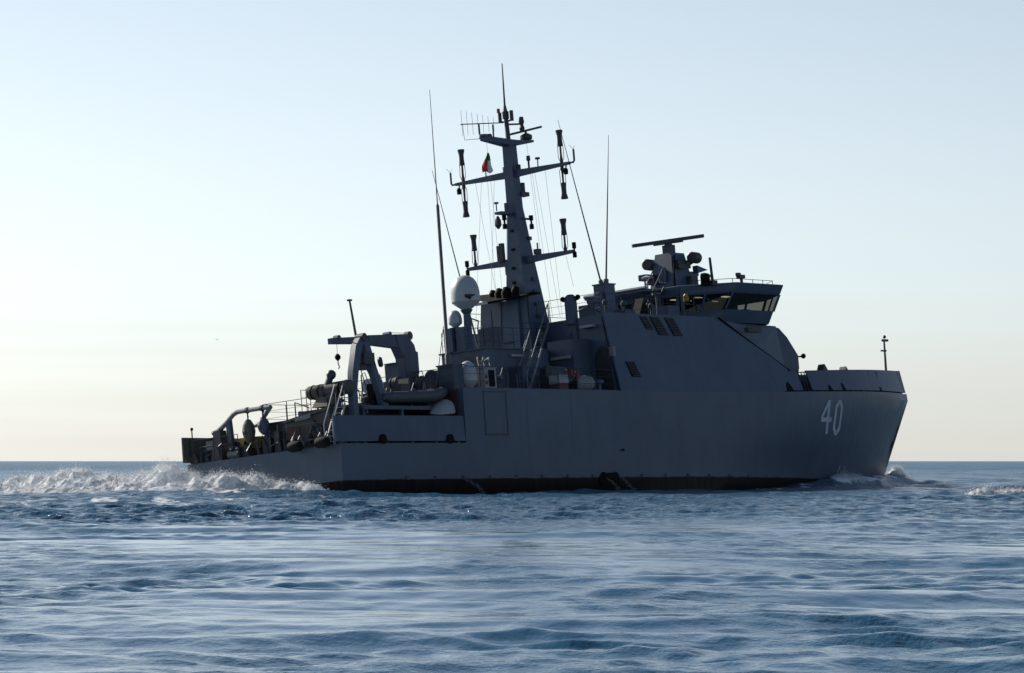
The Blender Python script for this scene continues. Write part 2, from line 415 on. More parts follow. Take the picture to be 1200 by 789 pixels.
    ms = N.new('ShaderNodeMixShader'); L.new(ml.outputs[0], ms.inputs[0]); L.new(b.outputs[0], ms.inputs[1]); L.new(fm.outputs[0], ms.inputs[2])
    L.new(ms.outputs[0], N['Material Output'].inputs[0])
    me.materials.append(m)
    o = bpy.data.objects.new('sea', me); COL.objects.link(o); o['kind'] = 'structure'
    return o

# churned water behind the transom: path of the wake as the ship turns
WAKE = np.array([(-9.6, 165.4), (-11, 165.6), (-13, 166.2), (-17, 169.5), (-22, 174), (-29, 180), (-38, 187), (-50, 196)])
def wake_param(x, y):
    best = np.full(x.shape, 1e9); sp = np.zeros_like(x); acc = 0.
    for i in range(len(WAKE)-1):
        p, q = WAKE[i], WAKE[i+1]; d = q-p; l = np.hypot(*d)
        t = np.clip(((x-p[0])*d[0]+(y-p[1])*d[1])/l**2, 0, 1)
        dd = np.hypot(x-(p[0]+t*d[0]), y-(p[1]+t*d[1]))
        sel = dd < best; best = np.where(sel, dd, best); sp = np.where(sel, acc+t*l, sp); acc += l
    return best, sp
def wake_dist(x, y): return wake_param(x, y)[0]
SEA = build_sea()

def foam_material():
    m, N, L, b = newmat('white_foam')
    tc = N.new('ShaderNodeTexCoord')
    n1 = N.new('ShaderNodeTexNoise'); n1.inputs['Scale'].default_value = 1.4; n1.inputs['Detail'].default_value = 9; n1.inputs['Roughness'].default_value = .7
    L.new(tc.outputs['Object'], n1.inputs['Vector'])
    r = ramp(N, [(.36, (.74, .78, .80)), (.5, (.91, .92, .92)), (.7, (.95, .95, .95))]); L.new(n1.outputs['Fac'], r.inputs['Fac'])
    L.new(r.outputs['Color'], b.inputs['Base Color']); b.inputs['Roughness'].default_value = .85
    bp = N.new('ShaderNodeBump'); bp.inputs['Strength'].default_value = .8; bp.inputs['Distance'].default_value = .12
    n2 = N.new('ShaderNodeTexNoise'); n2.inputs['Scale'].default_value = 5; n2.inputs['Detail'].default_value = 6; L.new(tc.outputs['Object'], n2.inputs['Vector'])
    L.new(n2.outputs['Fac'], bp.inputs['Height']); L.new(bp.outputs[0], b.inputs['Normal'])
    tr = N.new('ShaderNodeBsdfTranslucent'); tr.inputs[0].default_value = (.92, .96, 1, 1); xs = N.new('ShaderNodeMixShader'); xs.inputs[0].default_value = .56
    L.new(b.outputs[0], xs.inputs[1]); L.new(tr.outputs[0], xs.inputs[2]); L.new(xs.outputs[0], N['Material Output'].inputs[0])
    return m
M['foam'] = foam_material()

def drops_into(mb, c, r):
    c = Vector(c); a = [c+Vector(rng.normal(0, 1, 3)).normalized()*r for _ in range(4)]
    mb.add(a, [(0, 1, 2), (0, 2, 3), (0, 3, 1), (1, 3, 2)])

def foam_heap(name, x0, x1, y0, y1, step, envelope, base=.0, seed=1, ndrops=0, label=None):
    """a heightfield of churned foam; it sinks under the water where the envelope ends"""
    xs = np.arange(x0, x1, step); ys_ = np.arange(y0, y1, step)
    X, Y = np.meshgrid(xs, ys_)
    env = envelope(X, Y)
    z0, _, _ = sea_height(X, Y, np.full(X.shape, .5))
    n = fbm(X*.75, Y*.55, 6, seed, True); n2 = fbm(X*3.2, Y*3.2, 4, seed+9, True); lump = perlin2(X*.28, Y*.28, seed+15)
    H = env*(.66+.55*n+.45*lump)+.26*np.minimum(env, .6)*n2
    Z = z0+H-.10
    keep = H > .04
    nr, nc = X.shape
    jx = rng.normal(0, step*.22, X.shape); jy = rng.normal(0, step*.25, X.shape)
    idx = -np.ones(X.shape, int); vis = np.zeros(X.shape, bool)
    vis[:-1, :-1] |= keep[:-1, :-1]; vis[1:, :-1] |= keep[:-1, :-1]; vis[:-1, 1:] |= keep[:-1, :-1]; vis[1:, 1:] |= keep[:-1, :-1]
    idx[vis] = np.arange(vis.sum())
    mb = MB()
    mb.v = list(map(tuple, np.stack([X+jx, Y+jy, Z], -1)[vis].tolist()))
    rr, cc = np.nonzero(keep[:-1, :-1])
    mb.f = [(idx[r, c], idx[r, c+1], idx[r+1, c+1], idx[r+1, c]) for r, c in zip(rr, cc)]
    if ndrops:
        w = np.where(env > .12, env**1.3, 0).ravel(); w /= w.sum()
        pick = rng.choice(w.size, ndrops, p=w); e_ = env.ravel()[pick]**.8
        far = rng.random(ndrops) > .90
        h = np.abs(rng.normal(0, 1, ndrops))*np.where(far, .26, .10)*e_
        c = np.stack([X.ravel()[pick]+rng.normal(0, .14, ndrops), Y.ravel()[pick]+rng.normal(0, .14, ndrops), Z.ravel()[pick]+h], -1)
        rad = (.007+.022*rng.random(ndrops)**3)*np.where(far, .75, 1)
        d4 = rng.normal(0, 1, (ndrops, 4, 3)); d4 /= np.linalg.norm(d4, axis=2, keepdims=True)
        vv = (c[:, None, :]+d4*rad[:, None, None]).reshape(-1, 3)
        o0 = len(mb.v); mb.v += list(map(tuple, vv.tolist()))
        q = (o0+4*np.arange(ndrops))[:, None, None]+np.array([(0, 1, 2), (0, 2, 3), (0, 3, 1), (1, 3, 2)])[None]
        mb.f += list(map(tuple, q.reshape(-1, 3).tolist()))
    o = mb.build(name, 'foam', smooth=False, fix=False); o.data.shade_smooth()
    o['kind'] = 'stuff'
    if label: o['label'] = label
    return o

def env_wake(x, y):
    d, s = wake_param(x, y)
    h = np.interp(s, [0, 2, 5, 10, 16, 22, 30, 44, 60], [.8, 1.25, 1.5, 1.3, .85, .62, .55, .35, .1])
    w = np.interp(s, [0, 4, 12, 25, 50], [1.8, 3.0, 3.4, 2.6, 2.4])
    e_ = h*np.exp(-(d/w)**2)
    # turbulence running up to the starboard corner of the transom
    X, Y = ship_xy(x, y)
    e_ = np.maximum(e_, 1.4*np.exp(-((X+1.5)/1.4)**2)*np.exp(-((Y-.1)/4.0)**4)*np.clip((Y+5.4)/4.5, .3, 1))
    return e_*(X < -.05)
foam_heap('wake_foam', -46, -3, 156, 198, .085, env_wake, seed=3, ndrops=170000, label='white churned wake piled up behind the transom')

def env_bow(x, y):
    X, Y = ship_xy(x, y); D = bow_out(X, Y)
    e_ = .40*np.exp(-((X-41.4)/1.9)**2)*np.exp(-((D-.8)/.6)**2)
    e_ += .26*np.exp(-((X-46.5)/2.2)**2)*np.exp(-((D-3.9)/.6)**2)
    e_ += .55*np.exp(-((X-50.3)/.8)**2)*np.exp(-((D-.5)/.6)**2)
    return e_*(D > .05)
foam_heap('bow_foam', 12, 34, 190, 212, .07, env_bow, seed=23, ndrops=14000, label='broken water curling off the bow')
def env_cap(x, y):
    return .75*np.exp(-((y-161-.25*(x-20))/1.0)**2)*np.exp(-((x-20.6)/1.7)**2)
foam_heap('breaking_wave_foam', 15, 27, 155, 168, .07, env_cap, seed=37, ndrops=6000, label='small breaking crest off the bow')

# ================================================================== THE SHIP
ship = empty('warship', (0, 0, 0), size=5)
tag(ship, 'dark grey naval minehunter heeling away, marked 40 on its bow', 'warship')

def stem(z): return float(np.interp(z, [-2.5, -.5, .14, 2.2, 4.65, 5.1, 6.4], [47.5, 48.6, 49.1, 50.35, 52.45, 52.35, 51.95]))
def zk(x): return 4.22+.78*max(0, (x-24)/28.4)**1.7
def hb(x, z):
    if x <= 20:
        B = np.interp(x, [0, 4, 8], [4.6, 4.85, 4.95])
        return float(B*np.interp(z, [-2.4, -1.6, -.5, .14, 2.2, 5], [.05, .8, .95, .97, .99, 1]))
    t = min(1, (x-20)/(stem(z)-20))
    bk = 4.95*(1-(max(0, (t-.4)/.6))**2.1); bw = 4.8*(1-max(0, (t-.1)/.9)**1.7)
    if z < -.5: bw *= np.interp(z, [-2.4, -1.6, -.5], [.05, .8, 1])
    w = np.interp(z, [-.5, .14, 2.2, 4.5], [0, .1, .72, 1])
    return float(max(.03, bw+(bk-bw)*w))

# ---- hull shell
hm = MB()
lv = [-2.4, -1.6, -.5, .14, .8, 1.5, 2.2]
def sec_low(x):   # stern part: up to the working deck
    zz = [-2.4, -1.6, -.5, .14, .8, 1.3, 1.75]
    return [(x, -hb(x, z), z) for z in zz]+[(x, hb(x, z), z) for z in zz[::-1]]
hm.loft([sec_low(x) for x in (0, 2, 4, 6, 8.1)], cap=True)
n = len(sec_low(0)); st = [sec_low(x) for x in (0, 2, 4, 6, 8.1)]
hm.loft([[s_[6], s_[7]] for s_ in st])
def sec_main(t):
    ss = []
    if t <= 0: xk = 8.1+(20-8.1)*(1+t)
    for z in lv:
        x = xk if t <= 0 else 20+t*(stem(z)-20); ss.append((x, hb(x, z), z))
    xr = xk if t <= 0 else 20+t*(52.4-20)
    for dz, db in ((-1.1, 0), (-.38, 0), (0, .10)):
        z = zk(xr)+dz; x = xk if t <= 0 else 20+t*(stem(z)-20)
        ss.append((x, max(.03, hb(x, z)-db*min(1, max(0, (x-32)/4))), z))
    return [(x, -b, z) for x, b, z in ss]+[(x, b, z) for x, b, z in ss[::-1]]
ts = [-1, -.7, -.4, -.2, 0]+[.06*k for k in range(1, 7)]+list(np.linspace(.40, 1, 26))
ms_ = [sec_main(t) for t in ts]
hm.loft(ms_, cap=True)
k = len(lv)+3
hm.loft([[s_[k-1], s_[k]] for s_ in ms_])
hull = hm.build('hull', 'hull', ship)

# small things on the hull side
def hull_pt(x, z, off=.012): return (x, -hb(x, z)-off, z)
def hull_patch(mb, poly, off=.012, nu=6):
    """poly of four (x,z) corners laid on the starboard shell as a thin raised plate"""
    P = [np.array(q, float) for q in poly]
    g = []
    for j in range(nu+1):
        v = j/nu; row = []
        for i in range(nu+1):
            u = i/nu; q = (P[0]*(1-u)+P[1]*u)*(1-v)+(P[3]*(1-u)+P[2]*u)*v
            row.append(hull_pt(q[0], q[1], off))
        g.append(row)
    mb.loft(g); return mb
four = MB()
def stroke(mb, a, b, w):   # a,b in number space, w horizontal width
    hull_patch(mb, [(a[0]-w/2, a[1]), (a[0]+w/2, a[1]), (b[0]+w/2, b[1]), (b[0]-w/2, b[1])])
four.__class__
stroke(four, (38.02, 2.32), (37.98, 4.02), .27)
hull_patch(four, [(37.22, 2.93), (37.22, 3.18), (37.88, 4.05), (37.86, 3.68)])
hull_patch(four, [(37.22, 2.91), (38.44, 2.95), (38.42, 3.17), (37.22, 3.13)])
four.build('hull_number', 'num', hull, 'pale digit 4 of the bow number')
zero = MB()
L0, R0, B0, T0, w = 38.72, 39.66, 2.28, 4.05, .25
hull_patch(zero, [(L0, B0+.32), (L0+w, B0+.42), (L0+w, T0-.42), (L0, T0-.32)])
hull_patch(zero, [(R0-w, B0+.42), (R0, B0+.32), (R0, T0-.32), (R0-w, T0-.42)])
hull_patch(zero, [(L0, T0-.32), (L0+w, T0-.42), (39.19, T0-.2), (39.05, T0)])
hull_patch(zero, [(39.19, T0-.2), (R0-w, T0-.42), (R0, T0-.32), (39.32, T0)])
hull_patch(zero, [(39.05, T0), (39.0, T0-.24), (39.38, T0-.24), (39.33, T0)])
hull_patch(zero, [(L0+w, B0+.42), (L0, B0+.32), (39.05, B0), (39.19, B0+.2)])
hull_patch(zero, [(R0, B0+.32), (R0-w, B0+.42), (39.19, B0+.2), (39.33, B0)])
hull_patch(zero, [(39.0, B0+.24), (39.05, B0), (39.33, B0), (39.38, B0+.24)])
zero.build('hull_number', 'num', hull, 'pale digit 0 of the bow number')

d = MB()          # shell door with its raised coaming
for q in ([(9.5, 2.10), (11.2, 2.10), (11.2, 2.16), (9.5, 2.16)], [(9.5, 4.04), (11.1, 4.04), (11.1, 4.09), (9.5, 4.09)],
          [(9.5, 2.10), (9.55, 2.10), (9.55, 4.09), (9.5, 4.09)], [(11.10, 2.10), (11.15, 2.10), (11.15, 4.09), (11.10, 4.09)]):
    hull_patch(d, q, .03, 2)
d.build('shell_door', 'dark', hull)
d = MB(); d.box(19.58, 19.72, -4.95, -4.90, 1.38, 1.48); d.build('outlet', 'black', hull)
d = MB()
pts = []
for xx in (18.1, 19.0): d.lathe(hull_pt(xx, .08, -.05), [(.30, 0), (.34, .1), (.22, .16)], (0, -1, 0), 12)
d.box(18.0, 19.1, -4.92, -4.80, .10, .36)
d.build('overboard_discharge', 'black', hull)
for xx in np.arange(4, 33, 1.9):
    d = MB(); d.box(xx-.07, xx+.07, -hb(xx, .2)-.05, -hb(xx, .2)+.05, .20, .30); d.build('anode', 'dark', hull)
for xx in (12.6, 15.9, 24.3, 28.0, 31.2):      # vertical weld seams of the side plating
    d = MB(); hull_patch(d, [(xx, .3), (xx+.014, .3), (xx+.014, 4.1), (xx, 4.1)], .006, 6); d.build('plate_seam', 'grey2', hull)
d = MB()
for xx in (41.1, 41.9):
    d = MB(); hull_patch(d, [(xx, .55), (xx+.09, .55), (xx+.09, .85), (xx, .85)], .01, 2); d.build('draught_mark', 'num', hull)

# ---- aft bulwarks (a slot at the deck edge lets the water out)
for sgn in (-1, 1):
    b = MB(); secs = []
    for x in (-.28, 2, 4, 6, 8.08):
        y = hb(max(x, 0), 1.75)
        secs.append([(x, sgn*y, 1.84), (x, sgn*(y-.02), 2.96), (x, sgn*(y-.10), 2.96), (x, sgn*(y-.10), 1.84)])
    b.loft(secs, closed=True, cap=True)
    for x in (.2, 1.6, 3.0, 4.6, 6.2, 7.7):
        y = hb(max(x, 0), 1.75); b.box(x-.05, x+.05, min(sgn*(y-.5), sgn*(y-.08)), max(sgn*(y-.5), sgn*(y-.08)), 1.751, 1.95)
        b.prism([(x-.02, sgn*(y-.10), 1.95), (x-.02, sgn*(y-.45), 1.95), (x-.02, sgn*(y-.10), 2.9)], (.04, 0, 0))
    bo = b.build('bulwark', 'grey' if sgn < 0 else 'brown', ship)  # port side coloured brown to offset the blue skylight on its inner face
    for x in (2.6, 7.0):
        f = MB(); y = sgn*(hb(x, 1.75)+.012)
        f.lathe((x, y, 1.93), [(.10, -.03), (.22, -.03), (.22, .05), (.10, .05)], (0, sgn, 0), 14)
        f.box(x-.36, x+.36, y-.02, y+.02, 1.77, 1.86)
        f.build('fairlead', 'black', bo)

# ---- upper deck house body between x=8.1 and 20 is the hull; deck edge strake
e_ = MB()
for sgn in (-1, 1):
    e_.bar((8.1, sgn*4.86, 4.235), (19.9, sgn*4.86, 4.235), .06, .03)
e_.build('deck_edge', 'grey2', ship)
# deep recess of the working deck under the boat deck: after bulkhead with doors
w_ = MB(); w_.box(8.0, 8.098, -4.6, 4.6, 1.755, 4.18); bk = w_.build('bulkhead', 'maroon', ship)
for y in (-3.0, .6):
    dd = MB(); dd.box(7.94, 7.998, y-.45, y+.45, 1.9, 3.2); dd.build('door', 'dark', bk)

# ---- boat deck over the working deck
bd = MB(); bd.box(4.9, 8.0, -4.3, 4.3, 3.28, 3.45); bd.box(1.9, 4.9, -4.3, -1.5, 3.28, 3.45)
for x, y in ((2.1, -4.1), (4.7, -4.1), (2.1, -1.7), (4.8, 4.0), (7.0, -4.1), (6.6, 4.0), (4.8, .6)):
    bd.box(x-.08, x+.08, y-.08, y+.08, 1.755, 3.28)
bd.box(2.0, 7.9, -2.6, -2.4, 3.1, 3.28); bd.box(2.2, 2.3, -4.25, -1.6, 3.1, 3.28)
bd.build('boat_deck', 'grey2', ship)
c = MB()    # equipment under the boat deck
c.box(5.0, 6.2, -3.9, -2.6, 1.76, 2.9); c.box(6.6, 7.6, -1.2, .9, 1.76, 3.1)
c.lathe((4.2, -3.6, 2.6), [(.5, -.5), (.5, .5)], (1, 0, 0), 16)
c.box(3.3, 4.6, -2.9, -1.9, 1.76, 2.6)
c.build('deck_winch', 'dark', ship)

def rail(name, pts, h=1.0, n_w=3, gap=1.5, r=.015, mat='dark', parent=None):
    mb = MB(); pts = [Vector(p) for p in pts]
    for i in range(len(pts)-1):
        p, q = pts[i], pts[i+1]; L_ = (q-p).length; m = max(1, round(L_/gap))
        for k_ in range(m+(1 if i == len(pts)-2 else 0)):
            s_ = p.lerp(q, k_/m); mb.tube([s_, s_+Vector((0, 0, h))], r*1.25, 6)
        for w_i in range(n_w):
            zz = h*(w_i+1)/n_w
            mb.tube([p+Vector((0, 0, zz)), q+Vector((0, 0, zz))], r if w_i == n_w-1 else r*.6, 5)
    return mb.build(name, mat, parent or ship)
rail('railing', [(8.2, -4.75, 4.22), (19.6, -4.75, 4.22)], 1.0, 3, 1.45)
rail('railing', [(8.2, 4.75, 4.22), (19.6, 4.75, 4.22)], 1.0, 3, 1.45)
rail('railing', [(4.95, 4.2, 3.45), (8.0, 4.2, 3.45)], 1.0, 3, 1.3)
rail('railing', [(2.0, -1.6, 3.45), (4.9, -1.6, 3.45), (4.9, 4.2, 3.45)], 1.0, 3, 1.3)
rail('railing', [(.1, -4.3, 1.75), (.1, -1.2, 1.75)], 1.05, 2, .9)
rail('railing', [(.1, 1.5, 1.75), (.1, 4.4, 1.75)], 1.05, 2, 1.2)
rail('railing', [(8.15, -4.4, 4.22), (8.15, 4.4, 4.22)], 1.0, 3, 1.5)

# ---- superstructure block, sides flush with the hull
def yss(z): return 4.944-.744*(z-4.22)/3.73        # tumblehome of the block side
ss = MB()
ZT = 7.95
for sgn in (-1, 1):       # side plates running forward to the sloping edge
    o4 = [(x, sgn*(hb(x, min(4.3, zk(x)))-.004), zk(x)+.002) for x in np.linspace(19.9, 33.5, 9)]
    o4 += [(34.35, sgn*4.63, 5.50), (29.35, sgn*yss(8.05), 8.05), (19.95, sgn*yss(ZT), ZT+.10)]
    ss.prism(o4, (0, -sgn*.10, 0))
ss.hexa([(19.96, -4.70, 4.23), (29.4, -4.70, 4.23), (29.4, 4.70, 4.23), (19.96, 4.70, 4.23), (19.96, -4.06, ZT), (29.4, -4.06, ZT), (29.4, 4.06, ZT), (19.96, 4.06, ZT)])
blk = ss.build('superstructure', 'hull', ship)
fr = MB()     # narrower front house under the bridge, with raked front
fr.hexa([(29.41, -4.0, 4.3), (37.3, -2.7, 4.4), (37.3, 2.7, 4.4), (29.41, 4.0, 4.3), (29.41, -3.45, 8.0), (36.6, -2.6, 8.0), (36.6, 2.6, 8.0), (29.41, 3.45, 8.0)])
fr.build('front_house', 'grey', blk)
g_ = MB()      # black tube standing in for gap shade along the side plate's sloping edge
g_.tube([(29.3, -4.24, 8.03), (31, -4.33, 7.17), (34.55, -4.58, 5.46)], .05, 6); g_.build('edge_gap_shade', 'black', blk)

def louvre(x0, x1, z0, z1, rake, slats):
    fm = MB(); 
    def P(x, z, o=.0): return (x, -yss(z)-o, z)
    def X(x, z): return x+rake*(z1-z)
    q = [P(X(x0, z0), z0, .02), P(X(x1, z0), z0, .02), P(X(x1, z1), z1, .02), P(X(x0, z1), z1, .02)]
    fm.prism(q, (0, .05, 0)); f = fm.build('louvre', 'black', blk)
    sl = MB()
    for k_ in range(slats):
        z = z0+(k_+.5)*(z1-z0)/slats
        sl.bar(P(X(x0+.03, z), z, .04), P(X(x1-.03, z), z, .04), .05, .035)
    sl.build('slats', 'dark', f)
louvre(22.75, 23.35, 7.28, 7.92, .55, 8)
louvre(23.55, 24.35, 7.02, 7.92, .5, 11)
louvre(24.75, 25.5, 7.02, 7.92, .5, 11)
louvre(20.75, 21.45, 4.92, 5.66, .35, 8)

# after face of the block: doors, recess, lamps, pipes
d = MB(); d.prism([(19.93, -4.0+.55*math.cos(t), 5.55+.9*math.sin(t)) if True else None for t in np.linspace(0, math.pi, 12)]+[(19.93, -4.55, 4.3), (19.93, -3.45, 4.3)], (.05, 0, 0)); 
d.build('arched_recess', 'dark', blk)
d = MB()
for k_ in range(6): d.bar((19.90, -4.3, 4.75+k_*.12), (19.90, -3.5, 4.75+k_*.12), .04, .03)
d.build('vent_grille', 'dark', blk)
d = MB(); d.box(19.75, 19.95, -4.75, -4.5, 5.9, 6.35); d.build('junction_box', 'alu', blk)
d = MB(); d.box(19.6, 19.94, -3.75, -3.0, 7.40, 7.52); d.build('flood_light', 'offwhite', blk)
d = MB(); d.tube([(19.88, -4.6, 4.3), (19.88, -4.35, 6.3), (19.88, -4.12, 7.9)], .02, 6); d.tube([(19.9, -2.6, 4.3), (19.9, -2.6, 7.9)], .035, 6)
d.build('pipe', 'dark', blk)
d = MB(); d.box(18.5, 19.92, -3.35, -1.85, 4.23, 6.85); lk = d.build('deck_locker', 'grey2', ship)
d = MB(); d.box(18.3, 18.498, -3.2, -2.1, 5.95, 6.08); d.build('flood_light', 'offwhite', lk)
d = MB(); d.box(18.47, 18.499, -3.1, -2.2, 4.4, 5.8); d.build('door', 'grey', lk)

# ladders
def ladder(p, q, width, name='ladder', mat='alu', axis=(0, 1, 0), rungs=9, hand=True, parent=None):
    mb = MB(); p, q = Vector(p), Vector(q); ax = Vector(axis)*width/2
    for s_ in (-1, 1):
        mb.bar(p+ax*s_, q+ax*s_, .05, .10)
        if hand:
            up = Vector((0, 0, .9)); mb.tube([p+ax*s_, p+ax*s_+up, q+ax*s_+up, q+ax*s_], .03, 6)
    for k_ in range(rungs):
        t = (k_+.5)/rungs; mb.bar(p.lerp(q, t)-ax, p.lerp(q, t)+ax, .12, .03)
    return mb.build(name, mat, parent or ship)
ladder((17.3, -.95, 4.25), (19.5, -.95, 7.9), .7, rungs=11)
ladder((14.9, -3.0, 4.25), (16.3, -2.9, 6.35), .6, rungs=7)
ladder((-.05, -3.95, 1.76), (.85, -3.95, 3.5), .5, mat='steel', rungs=7)

# ---- roof gear on the block
rail('railing', [(20.1, .6, ZT), (20.1, -3.95, ZT), (29.0, -3.95, ZT)], 1.05, 3, 1.35, parent=blk)
rail('railing', [(20.1, 3.95, ZT), (29.0, 3.95, ZT)], 1.05, 3, 1.35, parent=blk)
cw = MB(); cw.lathe((20.0, -2.3, 7.7), [(.30, 0), (.30, 1.0), (.26, 1.32), (.14, 1.42)], (0, 0, 1), 16)
cwo = cw.build('vent_cowl', 'grey2', blk)
for yy in (-1.85, -2.75):
    b = MB(); b.tube([(20, -2.3, 8.75), (20, yy, 8.85)], .04, 6); b.ball((20, yy, 8.95), .13); b.build('floodlamp', 'black', cwo)
b = MB(); b.box(21.5, 23.0, -2.6, -1.6, ZT, 8.7); b.box(23.3, 24.3, -2.9, -2.0, ZT, 8.45); b.lathe((22.2, -2.1, 8.9), [(.22, -.4), (.22, .4)], (1, 0, 0), 12)
b.build('equipment_locker', 'grey2', blk)
b = MB(); b.box(24.0, 24.8, -1.42, -.72, ZT, 9.88); b.box(23.95, 24.85, -1.47, -.67, 9.88, 9.94); b.box(23.85, 23.99, -1.3, -1.0, 8.9, 9.5)
ab = b.build('antenna_mount', 'grey', blk)
b = MB(); b.lathe((24.38, -1.22, 9.94), [(.13, 0), (.13, .22), (.05, .26), (.035, 3.4), (.012, 7.5)], (.168, 0, 1), 8); b.build('whip_antenna', 'wire', ab)
b = MB(); b.lathe((24.3, -1.0, 9.94), [(.11, 0), (.11, .2), (.045, .25), (.03, 4), (.010, 8.3)], (-.30, 0, 1), 8); b.build('whip_antenna', 'wire', ab)
b = MB(); b.prism([(25.6, -2.0, ZT), (26.9, -2.0, ZT), (26.3, -2.0, 9.2)], (0, .5, 0)); b.build('ramp_bracket', 'black', blk)
b = MB(); b.lathe((27.1, -2.2, 8.9), [(.06, -1), (.06, .4), (.22, .45), (.22, .55)], (0, 0, 1), 10); b.box(27.4, 28.4, -2.6, -1.6, ZT, 8.8); b.build('magnetic_compass', 'grey2', blk)
ladder((27.2, -1.1, ZT), (28.9, -1.1, 9.9), .6, mat='dark', rungs=7)

# ---- wheelhouse
wh = MB()
bot = [(29.5, -1.6), (30.9, -3.15), (35.2, -3.15), (36.6, -1.5), (36.6, 1.5), (35.2, 3.15), (30.9, 3.15), (29.5, 1.6)]
top = [(29.3, -1.9), (31.4, -3.8), (35.45, -3.8), (37.1, -1.8), (37.1, 1.8), (35.45, 3.8), (31.4, 3.8), (29.3, 1.9)]
def wl_(i, z):
    t = (z-8.0)/1.45; a, c = bot[i % 8], top[i % 8]; return Vector((a[0]+(c[0]-a[0])*t, a[1]+(c[1]-a[1])*t, z))
ZS, ZH = 8.62, 9.40
def shrink(p, cx=33.2, f=.985): return Vector((cx+(p.x-cx)*f, p.y*f, p.z))
wh.loft([[wl_(i, 8.0) for i in range(8)], [wl_(i, ZS) for i in range(8)], [shrink(wl_(i, ZS), f=.96) for i in range(8)], [shrink(wl_(i, 8.02), f=.955) for i in range(8)]], closed=True)
wheel = wh.build('wheelhouse', 'grey', ship, smooth=False)
fl = MB(); fl.loft([[shrink(wl_(i, 8.03), f=.95) for i in range(8)], [shrink(wl_(i, 8.06), f=.95) for i in range(8)]], closed=True, cap=True); fl.build('floor', 'dark', wheel)
rf = MB()
rf.loft([[wl_(i, ZH) for i in range(8)], [shrink(wl_(i, 9.50), f=1.005) for i in range(8)], [shrink(wl_(i, 9.88), f=1.005) for i in range(8)], [shrink(wl_(i, 9.92), f=.97) for i in range(8)]], closed=True, cap=True)
roof = rf.build('roof', 'grey', wheel, smooth=False)
pn = MB(); gl = MB()
mull = {0: [0, .5, 1], 1: [0, 1], 2: [0, .5, 1], 3: [0, .34, .67, 1], 4: [0, .5, 1], 5: [0, 1], 6: [0, .5, 1], 7: [0, .34, .67, 1]}
for i in range(8):
    for t in mull[i][:-1]:
        p = wl_(i, ZS-.02).lerp(wl_(i+1, ZS-.02), t); q = wl_(i, ZH+.02).lerp(wl_(i+1, ZH+.02), t)
        wdt = .55 if (t == 0 and i in (1, 6)) else (.16 if t == 0 else .09)
        pn = MB(); pn.bar(p, q, wdt, .09); pn.build('window_frame', 'grey', wheel, smooth=False)
for i in range(8):
    g1 = MB(); a, b2, c2, d2 = [shrink(p, f=.992) for p in (wl_(i, ZS-.02), wl_(i+1, ZS-.02), wl_(i+1, ZH+.02), wl_(i, ZH+.02))]
    g1.add([a, b2, c2, d2], [(0, 1, 2, 3)]); g1.build('window', 'glass', wheel, smooth=False)
li = MB(); li.loft([[shrink(wl_(i, ZH-.005), f=.95) for i in range(8)], [shrink(wl_(i, ZH-.002), f=.95) for i in range(8)]], closed=True, cap=True); li.build('ceiling', 'black', wheel)
it = MB()   # consoles and chart table, plus added dark blocks to keep the windows black
it.box(34.3, 35.0, -2.2, 2.2, 8.07, 8.85); it.box(31.2, 32.2, .2, 1.6, 8.07, 8.95); it.box(32.6, 33.2, -.9, -.2, 8.07, 9.1); it.box(30.3, 30.8, -1.0, 1.2, 8.07, 9.2)
it.box(30.4, 30.7, 1.5, 2.2, 8.07, 9.35); it.box(32.6, 34.0, -1.1, 1.8, 8.07, 9.38); it.box(35.5, 35.9, -.85, .45, 8.75, 9.38); it.box(31.0, 31.2, -1.3, 2.6, 8.07, 9.38)
it.build('console', 'black', wheel)
for x, y in ((31.0, -1.9), (32.4, -2.6), (31.6, -.8), (33.6, -1.0), (30.4, -.9)):
    l_ = MB(); l_.box(x-.25, x+.25, y-.10, y+.10, 9.355, 9.385); l_.build('ceiling_lamp', 'lamp', wheel)
rail('railing', [(30.0, -2.2, 9.92), (31.7, -3.6, 9.92), (35.2, -3.6, 9.92), (36.8, -1.7, 9.92)], .22, 1, 1.0, parent=roof)
b = MB(); b.lathe((30.2, -3.0, 10.16), [(.28, -.18), (.3, 0), (.24, .2)], (.4, -.9, 0), 14); b.box(30.0, 30.4, -3.15, -2.85, 9.8, 10.0); b.build('searchlight', 'black', roof)
b = MB(); b.lathe((30.55, -3.2, 9.85), [(.075, 0), (.065, 1.35)], (-.06, 0, 1), 10); b.box(30.35, 30.75, -3.35, -3.05, 9.8, 10.05); b.build('signal_mast', 'dark', roof)
b = MB(); b.tube([(32.6, -3.5, 9.9), (32.6, -3.5, 10.2)], .07, 8); b.box(32.35, 32.8, -3.62, -3.38, 10.18, 10.36); b.box(32.25, 32.5, -3.58, -3.42, 10.3, 10.46); b.build('camera_pod', 'dark', roof)
for p_, q_, w_ in (((29.4, -2.1, 8.0), (29.3, -2.15, 9.75), .14), ((29.2, -.9, 8.0), (29.2, -.9, 9.72), .1), ((28.0, .6, 7.97), (28.0, .6, 9.70), .1)): b = MB(); b.bar(p_, q_, w_); b.build('roof_post', 'grey2', wheel)
b = MB(); b.box(27.6, 29.35, -1.2, 2.6, 9.70, 9.82); b.tube([(27.6, -1.25, 9.86), (27.6, 2.6, 9.86)], .09, 8); b.build('awning_roof', 'grey2', wheel)
b = MB(); b.box(33.0, 33.9, -4.12, -3.95, 7.35, 7.55) if False else b.box(32.3, 33.4, -3.9, -3.62, 7.45, 7.68); b.build('sidelight', 'brown', blk)

